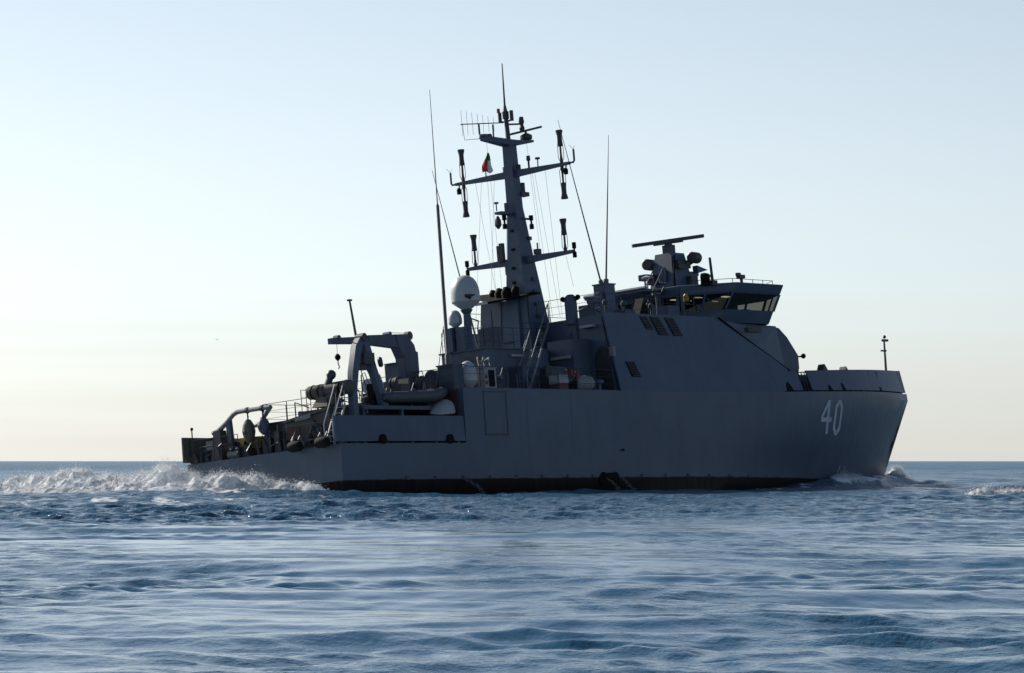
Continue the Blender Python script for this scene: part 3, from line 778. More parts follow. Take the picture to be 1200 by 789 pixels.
# ---- search radar tower on the bridge roof
tw = MB(); tw.taper((30.6, 32.5, -.75, .75, 9.9), (31.0, 32.1, -.5, .5, 11.85))
tower = tw.build('radar_tower', 'grey', ship)
b = MB(); b.box(30.2, 32.9, -1.3, 1.3, 9.93, 10.02); b.box(31.6, 33.3, -.45, -.1, 10.75, 10.95); b.prism([(32.6, -.9, 10.8), (33.5, -.9, 11.0), (32.6, -.9, 11.2)], (0, .3, 0)); b.box(30.59, 30.66, -.35, .05, 10.4, 11.1); b.build('bracket', 'grey2', tower)
for q in ((30.35, 30.7, .2, .6, 10.3, 10.8), (31.9, 32.5, -.95, -.55, 10.2, 10.65), (31.1, 31.7, -.85, -.5, 11.0, 11.45), (32.2, 32.6, -.5, 0, 11.1, 11.5)):
    b = MB(); b.box(*q); b.build('equipment_box', 'dark', tower)
b = MB(); b.tube([(30.7, -.8, 9.95), (30.75, -.75, 10.8), (31.1, -.62, 11.7)], .045, 6); b.build('cable_run', 'black', tower)
b = MB(); b.box(31.3, 31.75, -.24, .24, 11.85, 12.3); b.lathe((31.52, 0, 12.3), [(.22, 0), (.15, .12)], (0, 0, 1), 12); b.build('radar_pedestal', 'dark', tower)
b = MB(); dv = Vector((.84, -.54, .095)).normalized(); c0 = Vector((31.52, 0, 12.52))
b.bar(c0-dv*1.95, c0+dv*1.95, .17, .17); b.bar(c0-dv*.8-Vector((0, 0, .1)), c0+dv*.8-Vector((0, 0, .1)), .12, .12)
b.build('radar_antenna', 'dark', tower)
for c_, s_ in (((31.0, .9, 11.4), 1), ((32.2, -1.05, 11.55), -1)):
    b = MB(); b.lathe(c_, [(.24, -.32), (.29, -.28), (.29, .28), (.24, .32)], (.98, .12, 0), 16)
    b.bar((c_[0], c_[1]-s_*.15, c_[2]-.25), (31.5, s_*.35, 10.9), .09); b.bar((c_[0], c_[1]-s_*.4, c_[2]-.1), (31.5, s_*.35, 11.3), .09)
    b.build('decoy_drum', 'dark', tower)
b = MB(); b.tube([(29.6, .1, 9.9), (29.6, .1, 10.75)], .04, 6); b.lathe((29.6, .1, 10.55), [(.26, 0), (.30, .06), (.10, .14)], (0, 0, 1), 12); b.build('satellite_receiver', 'white', roof)
b = MB(); b.box(30.1, 30.5, .5, 1.0, 10.55, 10.85); b.tube([(30.3, .75, 9.9), (30.3, .75, 10.6)], .05, 6); b.build('electro_optic_sight', 'dark', roof)
for x, y in ((32.9, -.9), (33.0, -1.3), (32.4, -1.4)):
    b = MB(); b.tube([(x, y, 9.9), (x, y, 10.6)], .03, 6); b.ball((x, y, 10.62), .09, 8); b.build('signal_lamp', 'alu', roof)

# ---- foredeck: bulwark with a chained gap, gun, jackstaff, deck fittings
def bul_pt(x, s): 
    """bottom and top of the bow bulwark at length x on side s"""
    z0 = zk(x)+.07; t = (x-20)/(52.36-20)
    y0 = max(.02, hb(min(x, 52.3), 4.65)-.11); xt = 20+t*(51.95-20); z1 = zk(x)+1.05+.22*max(0, (x-33)/19)
    y1 = max(.02, y0-.22*(1-max(0, t-.9)*6) if t > .9 else y0-.22)
    return (x, s*y0, z0), (xt, s*max(.02, y1), z1)
for s in (-1, 1):
    for xa, xb in ((33.55, 35.35), (36.3, 52.3)):
        b = MB(); secs = []
        for x in np.linspace(xa, xb, 3 if xb < 36 else 26):
            p, q = bul_pt(x, s); i = s*-.07
            secs.append([p, q, (q[0], q[1]+i if abs(q[1]) > .1 else q[1]*.2, q[2]), (p[0], p[1]+i if abs(p[1]) > .1 else p[1]*.2, p[2])])
        if xa < 36: secs[-1] = [(a[0]-(.0), a[1], a[2]) for a in secs[-1]]
        b.loft(secs, closed=True, cap=True)
        for x in np.arange(xa+.25, min(xb-.4, 46), 1.5):
            p, q = bul_pt(x, s); b.prism([(x, p[1]-s*.06, zk(x)), (x, p[1]-s*.5, zk(x)), (x, q[1]-s*.06, q[2]-.05)], (.05, 0, 0))
        b.build('bulwark', 'grey', ship)
        w2 = MB(); secs = []  # black strip added behind the slot so it reads as shade
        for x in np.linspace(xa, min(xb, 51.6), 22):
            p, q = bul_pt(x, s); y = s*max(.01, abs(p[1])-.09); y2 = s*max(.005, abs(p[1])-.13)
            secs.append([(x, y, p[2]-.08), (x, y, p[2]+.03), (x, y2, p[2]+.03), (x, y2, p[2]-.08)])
        w2.loft(secs, closed=True, cap=True); w2.build('slot_shade_strip', 'black', ship)
def fair(x, h=.42, w=.34):
    p, q = bul_pt(x, -1); b = MB(); t = h/(q[2]-p[2])
    def at(dx, tt): 
        pp, qq = bul_pt(x+dx, -1); return (pp[0]+(qq[0]-pp[0])*tt, pp[1]+(qq[1]-pp[1])*tt-.015, pp[2]+(qq[2]-pp[2])*tt)
    b.prism([at(-w/2, -.02), at(w*.75, -.02), at(w*.35, t*.7), at(w*.12, t), at(-w*.12, t), at(-w*.4, t*.7)], (0, .03, 0))
    b.build('freeing_port', 'black', ship)  # drawn as a black plate, the opening's shade put in its colour
for x, h, w in ((34.1, .42, .5), (38.2, .26, .36), (39.8, .38, .36), (45.4, .22, .36)): fair(x, h, w)
b = MB()
for x in np.linspace(35.4, 36.25, 4):
    p, q = bul_pt(x, -1); b.tube([(x, p[1]+.05, zk(x)), (x, q[1]+.05, q[2]-.06)], .03, 6)
p1, q1 = bul_pt(35.35, -1); p2, q2 = bul_pt(36.3, -1)
b.tube([(q1[0], q1[1]+.03, q1[2]-.08), (q2[0], q2[1]+.03, q2[2]-.08)], .03, 6); b.tube([(q1[0], q1[1]+.03, q1[2]-.5), (q2[0], q2[1]+.03, q2[2]-.5)], .025, 6)
b.build('gangway_gate', 'dark', ship)
b = MB(); b.box(37.0, 38.9, -3.3, -2.6, 4.42, 5.35); b.lathe((38.0, -2.95, 5.2), [(.3, -.5), (.3, .5)], (1, 0, 0), 12); b.build('mooring_reel', 'dark', ship)
for x, y in ((40.1, -2.9), (43.0, -2.3), (42.0, 2.2)):
    b = MB(); b.prism([(x, y, 4.6), (x+.5, y, 4.6), (x+.5, y, 5.75), (x+.2, y, 6.1), (x, y, 5.75)], (0, .4, 0)); b.build('mooring_bitt', 'dark', ship)
b = MB(); b.tube([(50.55, 0, 5.0), (50.58, 0, 6.3), (50.66, 0, 7.9)], [.08, .07, .05], 8); b.box(50.3, 50.75, -.05, .05, 7.3, 7.38); b.box(50.5, 51.0, -.06, .06, 7.85, 7.97); b.ball((50.72, 0, 8.1), .1, 8); b.build('jackstaff', 'dark', ship)
gn = MB()     # faceted gun house
def gsec(z, xa, xb, w_, ch): return [(xa, -w_+ch, z), (xa+ch, -w_, z), (xb-ch, -w_, z), (xb, -w_+ch, z), (xb, w_-ch, z), (xb-ch, w_, z), (xa+ch, w_, z), (xa, w_-ch, z)]
gn.loft([gsec(4.5, 38.5, 40.2, .9, .35), gsec(5.3, 38.4, 40.6, 1.1, .35), gsec(6.1, 38.3, 41.0, 1.15, .45), gsec(6.75, 38.2, 41.0, 1.15, .45), gsec(7.7, 38.3, 40.3, 1.0, .4), gsec(8.2, 38.6, 39.85, .8, .35), gsec(8.36, 38.9, 39.4, .5, .25)], closed=True, cap=True)
gun = gn.build('gun_turret', 'grey2', ship)
b = MB(); b.tube([(40.5, .0, 6.6), (42.2, 1.0, 6.72), (42.9, 1.42, 6.76)], [.12, .085, .07], 10); b.lathe((42.8, 1.36, 6.75), [(.1, 0), (.16, .06), (.16, .3), (.1, .34)], (.86, .5, .05), 12); b.build('gun_barrel', 'dark', gun)
b = MB(); b.tube([(40.9, -.9, 6.72), (41.25, -.95, 6.75)], .045, 6); b.ball((41.32, -.95, 6.76), .14, 10); b.build('muzzle_sight', 'black', gun)

# ---- deckhouse abaft the mast, funnel casing
dh = MB(); dh.box(13.2, 15.9, -2.3, .3, 4.225, 6.4); dh.box(15.901, 17.9, -2.3, 2.0, 4.225, 6.4); dh.box(17.901, 19.9, -1.9, 2.4, 4.225, 6.46); dh.box(14.9, 18.9, -3.05, -2.301, 4.225, 5.55); dh.box(13.1, 15.9, -2.4, .4, 6.4, 6.46); dh.box(15.901, 18.0, -2.4, 2.1, 6.4, 6.46)
house = dh.build('deckhouse', 'grey2', ship)
d = MB(); d.box(16.2, 17.0, -3.09, -3.052, 4.35, 5.45); d.build('door', 'grey', house)
d = MB(); d.box(13.12, 13.198, -1.9, -1.1, 4.4, 6.1); d.build('door', 'dark', house)
d = MB(); d.box(15.0, 15.9, -2.45, -2.302, 6.05, 6.16); d.build('flood_light', 'offwhite', house)
fu = MB(); fu.taper((18.42, 19.5, -.30, 2.22, 6.462), (18.62, 19.5, -.2, 2.05, 9.15)); funnel = fu.build('funnel', 'grey', ship)
d = MB(); d.box(18.36, 18.5, .2, .7, 7.1, 7.16); d.bar((18.42, .85, 6.5), (18.6, .82, 9.1), .05); d.build('handhold', 'dark', funnel)
cp = MB()
o_ = (.15, .12)
cp.hexa([(x+o_[0], y+o_[1], z) for x, y, z in ((17.35, .55, 8.98), (18.95, -1.35, 9.28), (19.4, .6, 9.55), (18.0, 2.05, 9.48), (17.35, .55, 9.10), (18.95, -1.35, 9.36), (19.4, .6, 9.66), (18.0, 2.05, 9.58))])
cp.build('funnel_cap', 'black', funnel)
d = MB()
for x, y, r in ((18.45, 1.15, .2), (18.35, .65, .24), (18.3, .2, .24), (18.35, -.3, .2)):
    d.tube([(x, y, 9.2), (x, y, 9.5), (x+.1, y, 9.66)], [r, r, r*.9], 12)
d.build('exhaust_pipe', 'black', funnel)
d = MB(); d.box(17.5, 17.65, .75, 1.55, 9.0, 9.12); d.build('lamp_tube', 'white', funnel)

# ---- mast: a tapering plated tower with platforms, yards and aerials
mt = MB()
def msec(z, xa, xb, w_): return [(xa, -w_, z), (xa, w_, z), (xb, w_*.8, z), (xb, -w_*.8, z)]
mt.loft([msec(6.462, 18.6, 19.94, .85), msec(7.94, 18.68, 19.95, .72)], closed=True, cap=True)
mt.loft([msec(7.96, 18.68, 20.45, .72), msec(9.4, 18.75, 20.25, .58), msec(11.2, 18.88, 19.98, .42), msec(13.2, 18.98, 19.68, .30), msec(13.6, 18.98, 19.62, .27), msec(16.75, 19.0, 19.52, .25)], closed=True, cap=True)
mast = mt.build('mast', 'grey', ship)
for z in (9.9, 10.6, 11.5, 12.4):
    d = MB(); x = np.interp(z, [9.4, 11.2, 13.2], [18.75, 18.88, 19.02]); d.box(x-.05, x-.002, -.06, .12, z, z+.12); d.build('climbing_step', 'black', mast)
d = MB(); x = 18.72
for z in (8.2, 8.8, 9.4, 10.0, 11.0, 12.0): d.box(np.interp(z, [8, 9.4, 13.2], [18.68, 18.75, 19.02])+.7, np.interp(z, [8, 9.4, 13.2], [18.68, 18.75, 19.02])+.95, -np.interp(z, [8, 9.4, 13.2], [.74, .6, .28])-.01, -np.interp(z, [8, 9.4, 13.2], [.7, .55, .22]), z, z+.18)
d.build('step_recess', 'dark', mast)
# top platform fore and aft
tp = MB(); tp.loft([[(17.2, -.14, 16.72), (17.2, .14, 16.72), (17.2, .14, 16.95), (17.2, -.14, 16.95)], [(19.0, -.3, 16.58), (19.0, .3, 16.58), (19.0, .3, 16.86), (19.0, -.3, 16.86)], [(19.6, -.3, 16.6), (19.6, .3, 16.6), (19.6, .3, 16.86), (19.6, -.3, 16.86)], [(21.0, -.14, 16.86), (21.0, .14, 16.86), (21.0, .14, 16.98), (21.0, -.14, 16.98)]], closed=True, cap=True)
tp.lathe((17.3, 0, 16.9), [(.2, 0), (.2, .12)], (0, 0, 1), 10); tp.lathe((17.7, 0, 16.86), [(.2, 0), (.15, .2)], (0, 0, 1), 10)
tp.build('platform', 'grey2', mast)
b = MB(); b.lathe((20.6, 0, 16.92), [(.16, 0), (.30, .1), (.30, .26), (.12, .36)], (0, 0, 1), 14); c0 = Vector((20.6, 0, 17.42)); dv = Vector((.86, -.38, .20)).normalized(); b.bar(c0-dv*.9, c0+dv*.9, .12, .10); b.lathe((20.6, 0, 17.26), [(.06, 0), (.06, .15)], n=8); b.build('navigation_radar', 'dark', mast)
b = MB(); b.tube([(19.2, 0, 16.7), (19.14, 0, 18.3), (19.13, 0, 18.6), (19.2, 0, 20.6)], [.12, .10, .05, .025], 8); b.lathe((19.14, 0, 17.9), [(.16, 0), (.16, .35)], (0, 0, 1), 10)
for s_ in (-1, 1): b.bar((19.14, s_*.05, 17.75), (19.14, s_*.38, 17.82), .07); b.lathe((19.14, s_*.36, 17.75), [(.09, 0), (.09, .5)], n=8)
b.build('topmast', 'dark', mast)
b = MB(); b.lathe((19.14, .42, 18.25), [(.08, 0), (.08, .2)], n=8); b.build('warning_lamp', 'red', mast)
b = MB(); b.bar((19.1, 0, 17.62), (20.15, -.1, 17.70), .08); b.lathe((20.2, -.1, 17.35), [(.1, 0), (.14, .15), (.08, .3), (.14, .45), (.1, .7)], n=10); b.build('anemometer', 'dark', mast)
# log periodic array on the aft side
b = MB(); A = (19.0, .05, 17.55)
b.bar((19.05, .1, 17.72), (16.7, .85, 17.60), .045); b.bar((17.7, .53, 17.62), (17.7, .53, 16.92), .055); b.bar((18.45, .29, 17.62), (18.45, .29, 16.96), .055); b.bar((18.5, .28, 16.96), (17.65, .54, 16.92), .05); b.tube([(16.8, .81, 17.6), (16.85, .8, 16.85), (17.7, .53, 16.92)], .014, 5)
b.build('array_antenna_boom', 'dark', mast)
b = MB()
for k_ in range(7):
    x = 16.78+k_*.29; y = .83-k_*.092; h = .62-.045*k_
    b.tube([(x, y, 17.6-h*.9), (x, y, 17.6+h*1.1)], .009, 5)
b.build('array_antenna_rod', 'wire', mast)
def dipole(x, y, z, up, rake=0):
    """cage dipole: bracket, thin cage rods, fat sleeve"""
    b = MB(); s_ = 1 if up else -1
    for a_ in range(4):
        t = a_*math.pi/2+.4; cx_, sy_ = .14*math.cos(t), .14*math.sin(t)
        b.tube([(x, y, z), (x+cx_, y+sy_, z+s_*.28), (x+cx_*.9, y+sy_*.9, z+s_*.95)], .016, 5)
    b.tube([(x, y, z), (x, y, z+s_*.42)], [.10, .05], 8); b.tube([(x, y, z+s_*.4), (x, y, z+s_*.95)], .04, 6)
    b.lathe((x, y, z), [(.09, s_*.84), (.14, s_*.88), (.12, s_*1.1), (.12, s_*1.36), (.17, s_*1.55), (.17, s_*1.62)] if up else [(.17, s_*1.62), (.17, s_*1.55), (.12, s_*1.36), (.12, s_*1.1), (.14, s_*.88), (.09, s_*.84)], n=12)
    return b.build('dipole_antenna', 'dark', mast)
yd = MB()
for s_ in (-1, 1):
    yd.loft([[(19.15, s_*.2, 15.05), (19.4, s_*.2, 15.05), (19.4, s_*.2, 15.38), (19.15, s_*.2, 15.38)], [(19.2, s_*3.5, 15.17), (19.34, s_*3.5, 15.17), (19.34, s_*3.5, 15.30), (19.2, s_*3.5, 15.30)]], closed=True, cap=True)
    yd.tube([(19.27, s_*3.45, 15.24), (19.27, s_*3.72, 15.24), (19.27, s_*3.78, 15.32), (19.27, s_*3.78, 15.85)], .05, 6)
    for a_ in (-.2, .2): yd.tube([(19.27, s_*3.78, 15.85), (19.27+a_, s_*3.78+abs(a_)*.4, 16.05)], .01, 4)
yd.build('yard', 'grey2', mast)
for s_ in (-1, 1):
    dipole(19.27, s_*3.02, 15.26, True); dipole(19.27, s_*3.02, 15.2, False)
    b = MB(); b.lathe((19.2, s_*3.28, 14.72), [(.1, 0), (.12, .2), (.07, .3)], n=8); b.bar((19.27, s_*3.28, 15.2), (19.2, s_*3.28, 14.9), .05); b.build('yard_lamp', 'black', mast)
    b = MB(); b.tube([(19.27, s_*1.6, 15.3), (19.27, s_*1.6, 15.75)], .03, 6); b.lathe((19.27, s_*1.6, 15.7), [(.12, 0), (.12, .09)], n=8); b.build('small_antenna', 'dark', mast)
    b = MB(); b.lathe((19.27, s_*.42, 15.3), [(.11, 0), (.11, .32)], n=8); b.build('small_antenna', 'dark', mast)
b = MB(); b.lathe((19.27, -1.05, 15.35), [(.05, 0), (.05, .35), (.10, .38), (.09, .6)], n=8); b.build('small_antenna', 'dark', mast)
yd = MB()
for s_ in (-1, 1):
    yd.loft([[(19.2, s_*.3, 10.85), (19.5, s_*.3, 10.85), (19.5, s_*.3, 11.2), (19.2, s_*.3, 11.2)], [(19.28, s_*3.25, 10.98), (19.42, s_*3.25, 10.98), (19.42, s_*3.25, 11.13), (19.28, s_*3.25, 11.13)]], closed=True, cap=True)
yd.build('yard', 'grey2', mast)
for s_ in (-1, 1):
    dipole(19.35, s_*2.75, 11.05, True)
    b = MB(); b.lathe((19.35, s_*3.28, 10.75), [(.1, 0), (.1, .25), (.04, .3), (.04, .4), (.1, .45), (.1, .72)], n=8); b.build('yard_lamp', 'black', mast)
b = MB(); b.box(19.1, 19.3, .85, 1.05, 11.1, 12.0); b.box(19.12, 19.28, 1.08, 1.22, 11.1, 11.9); b.lathe((19.2, .75, 10.45), [(.09, 0), (.09, .5)], n=8); b.build('box_antenna', 'dark', mast)
b = MB(); b.tube([(19.35, -1.1, 11.15), (19.35, -1.1, 11.75)], .04, 6); b.box(19.2, 19.5, -1.2, -.95, 11.2, 11.45); b.build('small_antenna', 'dark', mast)
b = MB(); b.box(18.05, 19.1, -.12, .3, 13.24, 13.36); b.box(19.4, 20.0, -.35, -.2, 13.0, 13.08); b.tube([(18.1, .2, 13.4), (18.1, .2, 13.8)], .03, 6); b.lathe((18.1, .2, 13.75), [(.12, 0), (.12, .08)], n=8); b.box(18.6, 18.75, -.03, .12, 13.36, 13.8); b.build('platform', 'grey2', mast)
b = MB(); b.lathe((18.15, .22, 12.55), [(.05, 0), (.17, .18), (.15, .42), (.05, .62)], n=10); b.build('hanging_shape', 'dark', mast)
for y, x in ((.1, 18.5), (-.35, 20.0)):
    b = MB(); b.lathe((x, y, 12.55), [(.11, 0), (.11, .22), (.05, .26), (.05, .4), (.11, .44), (.11, .66)], n=8); b.bar((x, y, 13.2), (x, y, 12.6), .05); b.build('masthead_lamp', 'black', mast)
b = MB(); b.box(19.5, 20.1, -.3, .1, 14.15, 14.35); b.lathe((19.75, -.1, 14.35), [(.19, 0), (.19, .45)], n=10); b.build('masthead_lamp', 'dark', mast)
h = MB()
for p, q in (((19.27, 2.3, 15.2), (18.4, .9, 9.6)), ((19.27, 1.1, 15.2), (18.3, 1.1, 9.6)), ((19.27, .55, 13.2), (18.6, .4, 9.7)), ((19.27, 1.9, 15.2), (17.0, 1.4, 6.5)),
             ((19.27, -1.2, 15.2), (20.2, -1.0, 8.2)), ((19.27, -1.35, 15.2), (20.4, -1.3, 8.2)), ((19.27, -2.0, 15.2), (20.3, -1.5, 8.2)), ((19.35, -2.75, 10.9), (19.35, -3.05, 9.4)),
             ((20.6, 0, 16.85), (19.8, -.9, 11.2)), ((17.5, 0, 16.7), (18.0, .2, 9.7)), ((17.4, .05, 15.2), (17.9, .5, 9.7))):
    h.tube([p, q], .008, 4)
h.build('halyard', 'wire', mast)

# ---- domes, whips and lockers on the after end of the house
def radome(c, r, hgt, name='radome', ped=None, mat='white', n=24):
    b = MB(); c = Vector(c)
    prof = [(r*.30, 0), (r*.90, hgt*.19), (r*.98, hgt*.23), (r, hgt*.3), (r, hgt*.5), (r*.95, hgt*.64), (r*.84, hgt*.77), (r*.67, hgt*.88), (r*.42, hgt*.96), (r*.2, hgt*.99), (0, hgt)]
    b.lathe(c, prof, n=n); o = b.build(name, mat, ship)
    if ped is not None:
        p_ = MB(); p_.lathe((c.x, c.y, ped), [(.26, 0), (.2, .3), (.17, c.z-ped-.2), (.3, c.z-ped)], n=14); p_.box(c.x-.45, c.x-.15, c.y-.1, c.y+.4, ped, ped+1.1); p_.build('pedestal', 'grey2', o)
    return o
dm = radome((13.58, -1.1, 8.36), .68, 1.62, ped=6.46); dm['label'] = 'large white egg-shaped radome'
b = MB(); b.tube([(13.2, -1.69, 8.83), (13.0, -1.62, 8.92), (13.45, -1.74, 8.98)], [.08, .11, .05], 8); b.build('emblem', 'dark', dm)
sdm = radome((13.45, -.48, 7.60), .32, .82, ped=6.46, n=18); sdm['label'] = 'small white radome beside the large one'
cpz = radome((9.45, -4.2, 4.25), .42, 1.28); cpz['label'] = 'white round-topped capsule at the deck edge'
rail('railing', [(13.2, -2.3, 6.46), (17.6, -2.3, 6.46)], .95, 3, 1.2, parent=house)
rail('railing', [(13.2, .2, 6.46), (13.2, -2.3, 6.46)], .95, 3, 1.2, parent=house)
b = MB(); b.lathe((8.55, -3.85, 5.3), [(.16, 0), (.14, .5), (.085, .6), (.075, 7.3), (.03, 7.4), (.012, 12.6)], (.02, 0, 1), 8); b.build('whip_antenna', 'wire', ship, 'tall thick whip antenna')
b = MB(); b.lathe((15.5, -.15, 6.46), [(.10, 0), (.05, .3), (.03, 4), (.012, 8.9)], (-.285, 0, 1), 8); b.build('whip_antenna', 'wire', ship)
b = MB(); b.box(8.3, 9.0, -4.3, -3.4, 4.225, 5.32); b.box(8.25, 9.1, -4.35, -3.35, 5.32, 5.38); lb = b.build('deck_locker', 'grey2', ship)
b = MB(); b.box(10.25, 11.1, -4.5, -4.1, 4.225, 5.2); b.box(10.1, 11.2, -4.52, -4.05, 5.2, 5.26); lb2 = b.build('notice_locker', 'offwhite', ship)
b = MB(); b.box(10.55, 10.95, -4.53, -4.502, 4.35, 5.1); b.build('door', 'black', lb2)
b = MB()
for z in (4.45, 4.72): b.box(10.31, 10.43, -4.53, -4.502, z, z+.14)
b.build('notice', 'dark', lb2)
b = MB()
for k_ in range(3): b.tube([(10.0+k_*.4, -4.45, 5.26), (10.1+k_*.4, -4.3, 5.62), (10.5+k_*.4, -4.0, 5.72), (11.2, -3.6, 5.5), (11.4, -3.4, 4.3)], .045, 6)
b.build('hose_pipe', 'alu', ship)
b = MB(); b.box(9.0, 11.0, -1.6, .6, 4.225, 5.1); b.lathe((9.5, -2.4, 4.9), [(.42, -.5), (.42, .5)], (1, 0, 0), 16); b.box(11.3, 11.8, -3.2, -2.5, 4.225, 5.6); b.build('deck_machinery', 'grey2', ship)

# ---- knuckle boom crane on the boat deck
cr = MB(); cr.lathe((8.05, -1.8, 4.225), [(.5, 0), (.5, .25), (.36, .3), (.36, .9)], n=18); crane = cr.build('crane', 'grey2', ship)
b = MB(); b.loft([[(7.72, -2.1, 5.05), (8.5, -2.1, 5.05), (8.5, -1.5, 5.05), (7.72, -1.5, 5.05)], [(7.7, -2.1, 5.9), (8.55, -2.1, 5.9), (8.55, -1.5, 5.9), (7.7, -1.5, 5.9)], [(7.35, -2.05, 6.4), (8.45, -2.05, 6.5), (8.45, -1.55, 6.5), (7.35, -1.55, 6.4)], [(7.2, -2.05, 6.95), (7.95, -2.05, 6.98), (7.95, -1.55, 6.98), (7.2, -1.55, 6.95)]], closed=True, cap=True)
b.box(8.5, 8.72, -2.0, -1.6, 5.2, 6.2); b.build('crane_column', 'grey2', crane)
b = MB(); b.loft([[(7.4, -2.02, 6.36), (7.4, -1.58, 6.36), (7.4, -1.58, 6.96), (7.4, -2.02, 6.96)], [(5.4, -1.98, 6.48), (5.4, -1.62, 6.48), (5.4, -1.62, 6.88), (5.4, -1.98, 6.88)]], closed=True, cap=True)
b.loft([[(5.4, -1.93, 6.50), (5.4, -1.67, 6.50), (5.4, -1.67, 6.84), (5.4, -1.93, 6.84)], [(2.95, -1.92, 6.44), (2.95, -1.68, 6.44), (2.95, -1.68, 6.70), (2.95, -1.92, 6.70)]], closed=True, cap=True)
b.lathe((3.45, -1.8, 6.72), [(.13, -.14), (.13, .14)], (0, 1, 0), 10); b.lathe((6.9, -1.8, 6.98), [(.1, -.2), (.1, .2)], (0, 1, 0), 10)
b.build('crane_boom', 'grey2', crane)
b = MB(); b.tube([(8.1, -1.5, 6.5), (8.7, -1.5, 6.95)], .07, 6); b.lathe((8.72, -1.5, 6.98), [(.2, -.12), (.2, .12)], (0, 1, 0), 14); b.build('cable_drum', 'dark', crane)
b = MB(); b.tube([(8.75, -1.4, 6.9), (8.75, -1.4, 5.3)], .013, 4); b.tube([(8.7, -1.5, 7.1), (6.9, -1.8, 7.05)], .013, 4); b.tube([(3.4, -1.8, 6.6), (3.4, -1.8, 5.95)], .013, 4); b.build('hoist_wire', 'wire', crane)
b = MB(); b.lathe((3.4, -1.8, 5.72), [(.05, 0), (.13, .1), (.13, .2), (.05, .3)], n=8); b.tube([(3.4, -1.8, 5.72), (3.4, -1.8, 5.55), (3.48, -1.8, 5.45), (3.4, -1.8, 5.36)], .025, 6); b.build('crane_hook', 'black', crane)
b = MB(); b.tube([(4.75, -1.8, 6.8), (4.5, -1.8, 8.45)], [.06, .045], 8); b.box(4.4, 4.6, -1.87, -1.73, 8.4, 8.48); b.build('boom_light_pole', 'dark', crane)
b = MB(); b.box(6.9, 7.4, -2.3, -1.5, 3.45, 5.6); b.box(6.75, 7.3, -2.2, -1.6, 5.6, 5.65); b.build('control_cabinet', 'grey2', ship)

# ---- boat davit (inverted V) on the starboard side
b = MB(); dav = b
def leg(pts, w_, t_):
    m = MB(); secs = []
    for (x, y, z), w2 in zip(pts, w_): secs.append([(x-w2/2, y-t_/2, z), (x+w2/2, y-t_/2, z), (x+w2/2, y+t_/2, z), (x-w2/2, y+t_/2, z)])
    m.loft(secs, closed=True, cap=True); return m
m = leg([(1.40, -4.2, 1.755), (1.42, -4.2, 4.1), (1.62, -4.15, 4.9), (2.05, -4.1, 6.05), (2.35, -4.1, 6.42)], [.34, .32, .40, .46, .42], .30)
o1 = m.build('davit', 'grey', ship)
m = leg([(3.55, -4.1, 3.46), (3.3, -4.1, 4.2), (2.95, -4.1, 5.1), (2.62, -4.1, 6.0), (2.45, -4.1, 6.44)], [.38, .35, .34, .38, .36], .30); m.build('davit_strut', 'grey', o1)
b = MB(); b.box(2.2, 2.9, -4.35, -3.85, 5.25, 5.75); b.box(2.1, 2.5, -4.2, -4.0, 5.0, 5.3); b.build('hoist_block', 'dark', o1)
b = MB(); b.lathe((2.4, -4.1, 6.44), [(.18, -.2), (.18, .2)], (0, 1, 0), 12); b.build('sheave', 'dark', o1)
for c_ in ((3.25, -4.35, 5.35), (1.2, -4.1, 4.35)):
    b = MB(); b.lathe(c_, [(.2, -.09), (.24, .0), (.2, .09)], (.5, -.8, .1), 14); b.build('floodlamp', 'dark', o1)
b = MB(); 
for x0, x1 in ((2.5, 4.6), (2.6, 5.0)): b.tube([(x0, -3.7, 5.9), (x1, -3.4, 3.5)], .035, 6)
b.tube([(1.9, -4.0, 6.3), (4.3, -2.8, 3.5)], .025, 6); b.build('stay', 'wire', o1)

# ---- stern working deck: lifting frame, winch house, towed body cradle
b = MB(); b.tube([(.5, 3.3, 3.02), (.5, 2.93, 3.12), (.5, 2.45, 3.42), (.5, 2.0, 3.74), (.5, 1.75, 3.82), (.5, -.21, 3.82)], [.12, .13, .11, .11, .11, .10], 10)
b.tube([(.5, -.21, 3.82), (1.0, .95, 3.22), (1.1, 1.3, 3.16)], .10, 10)
fr_ = b.build('stern_lifting_frame', 'alu', ship)
b = MB(); b.taper((.2, .8, 2.6, 3.25, 1.755), (.3, .7, 2.7, 3.1, 3.1)); b.build('frame_pillar', 'dark', fr_)
b = MB(); b.bar((.5, 2.32, 3.5), (.5, 2.2, 1.76), .24, .2); b.build('frame_stay', 'grey2', fr_)
for y in (1.17, .28): b = MB(); b.tube([(.5, y, 3.9), (.5, y, 3.45)], .035, 6); b.lathe((.5, y, 3.82), [(.14, -.06), (.14, .06)], (0, 1, 0), 10); b.build('hanger', 'dark', fr_)
b = MB(); b.hexa([(.7, -3.4, 1.755), (2.3, -3.4, 1.755), (2.3, -.9, 1.755), (.7, -.9, 1.755), (.6, -3.5, 3.34), (2.4, -3.5, 3.42), (2.4, -.85, 3.2), (.6, -.95, 2.98)])
b.hexa([(.5, -3.55, 3.35), (2.45, -3.55, 3.43), (2.45, -.75, 3.21), (.5, -.85, 2.99), (.5, -3.55, 3.47), (2.45, -3.55, 3.54), (2.45, -.75, 3.33), (.5, -.85, 3.11)])
wt = b.build('winch_house', 'brown', ship)
b = MB(); b.box(.60, .69, -1.7, -1.0, 1.9, 2.8); b.build('door', 'maroon', wt)
b = MB(); b.hexa([(.47, -2.5, 3.08), (.495, -2.5, 3.08), (.495, -1.6, 3.02), (.47, -1.6, 3.02), (.47, -2.5, 3.28), (.495, -2.5, 3.28), (.495, -1.6, 3.2), (.47, -1.6, 3.2)]); b.build('sign_panel', 'alu', wt)
b = MB()
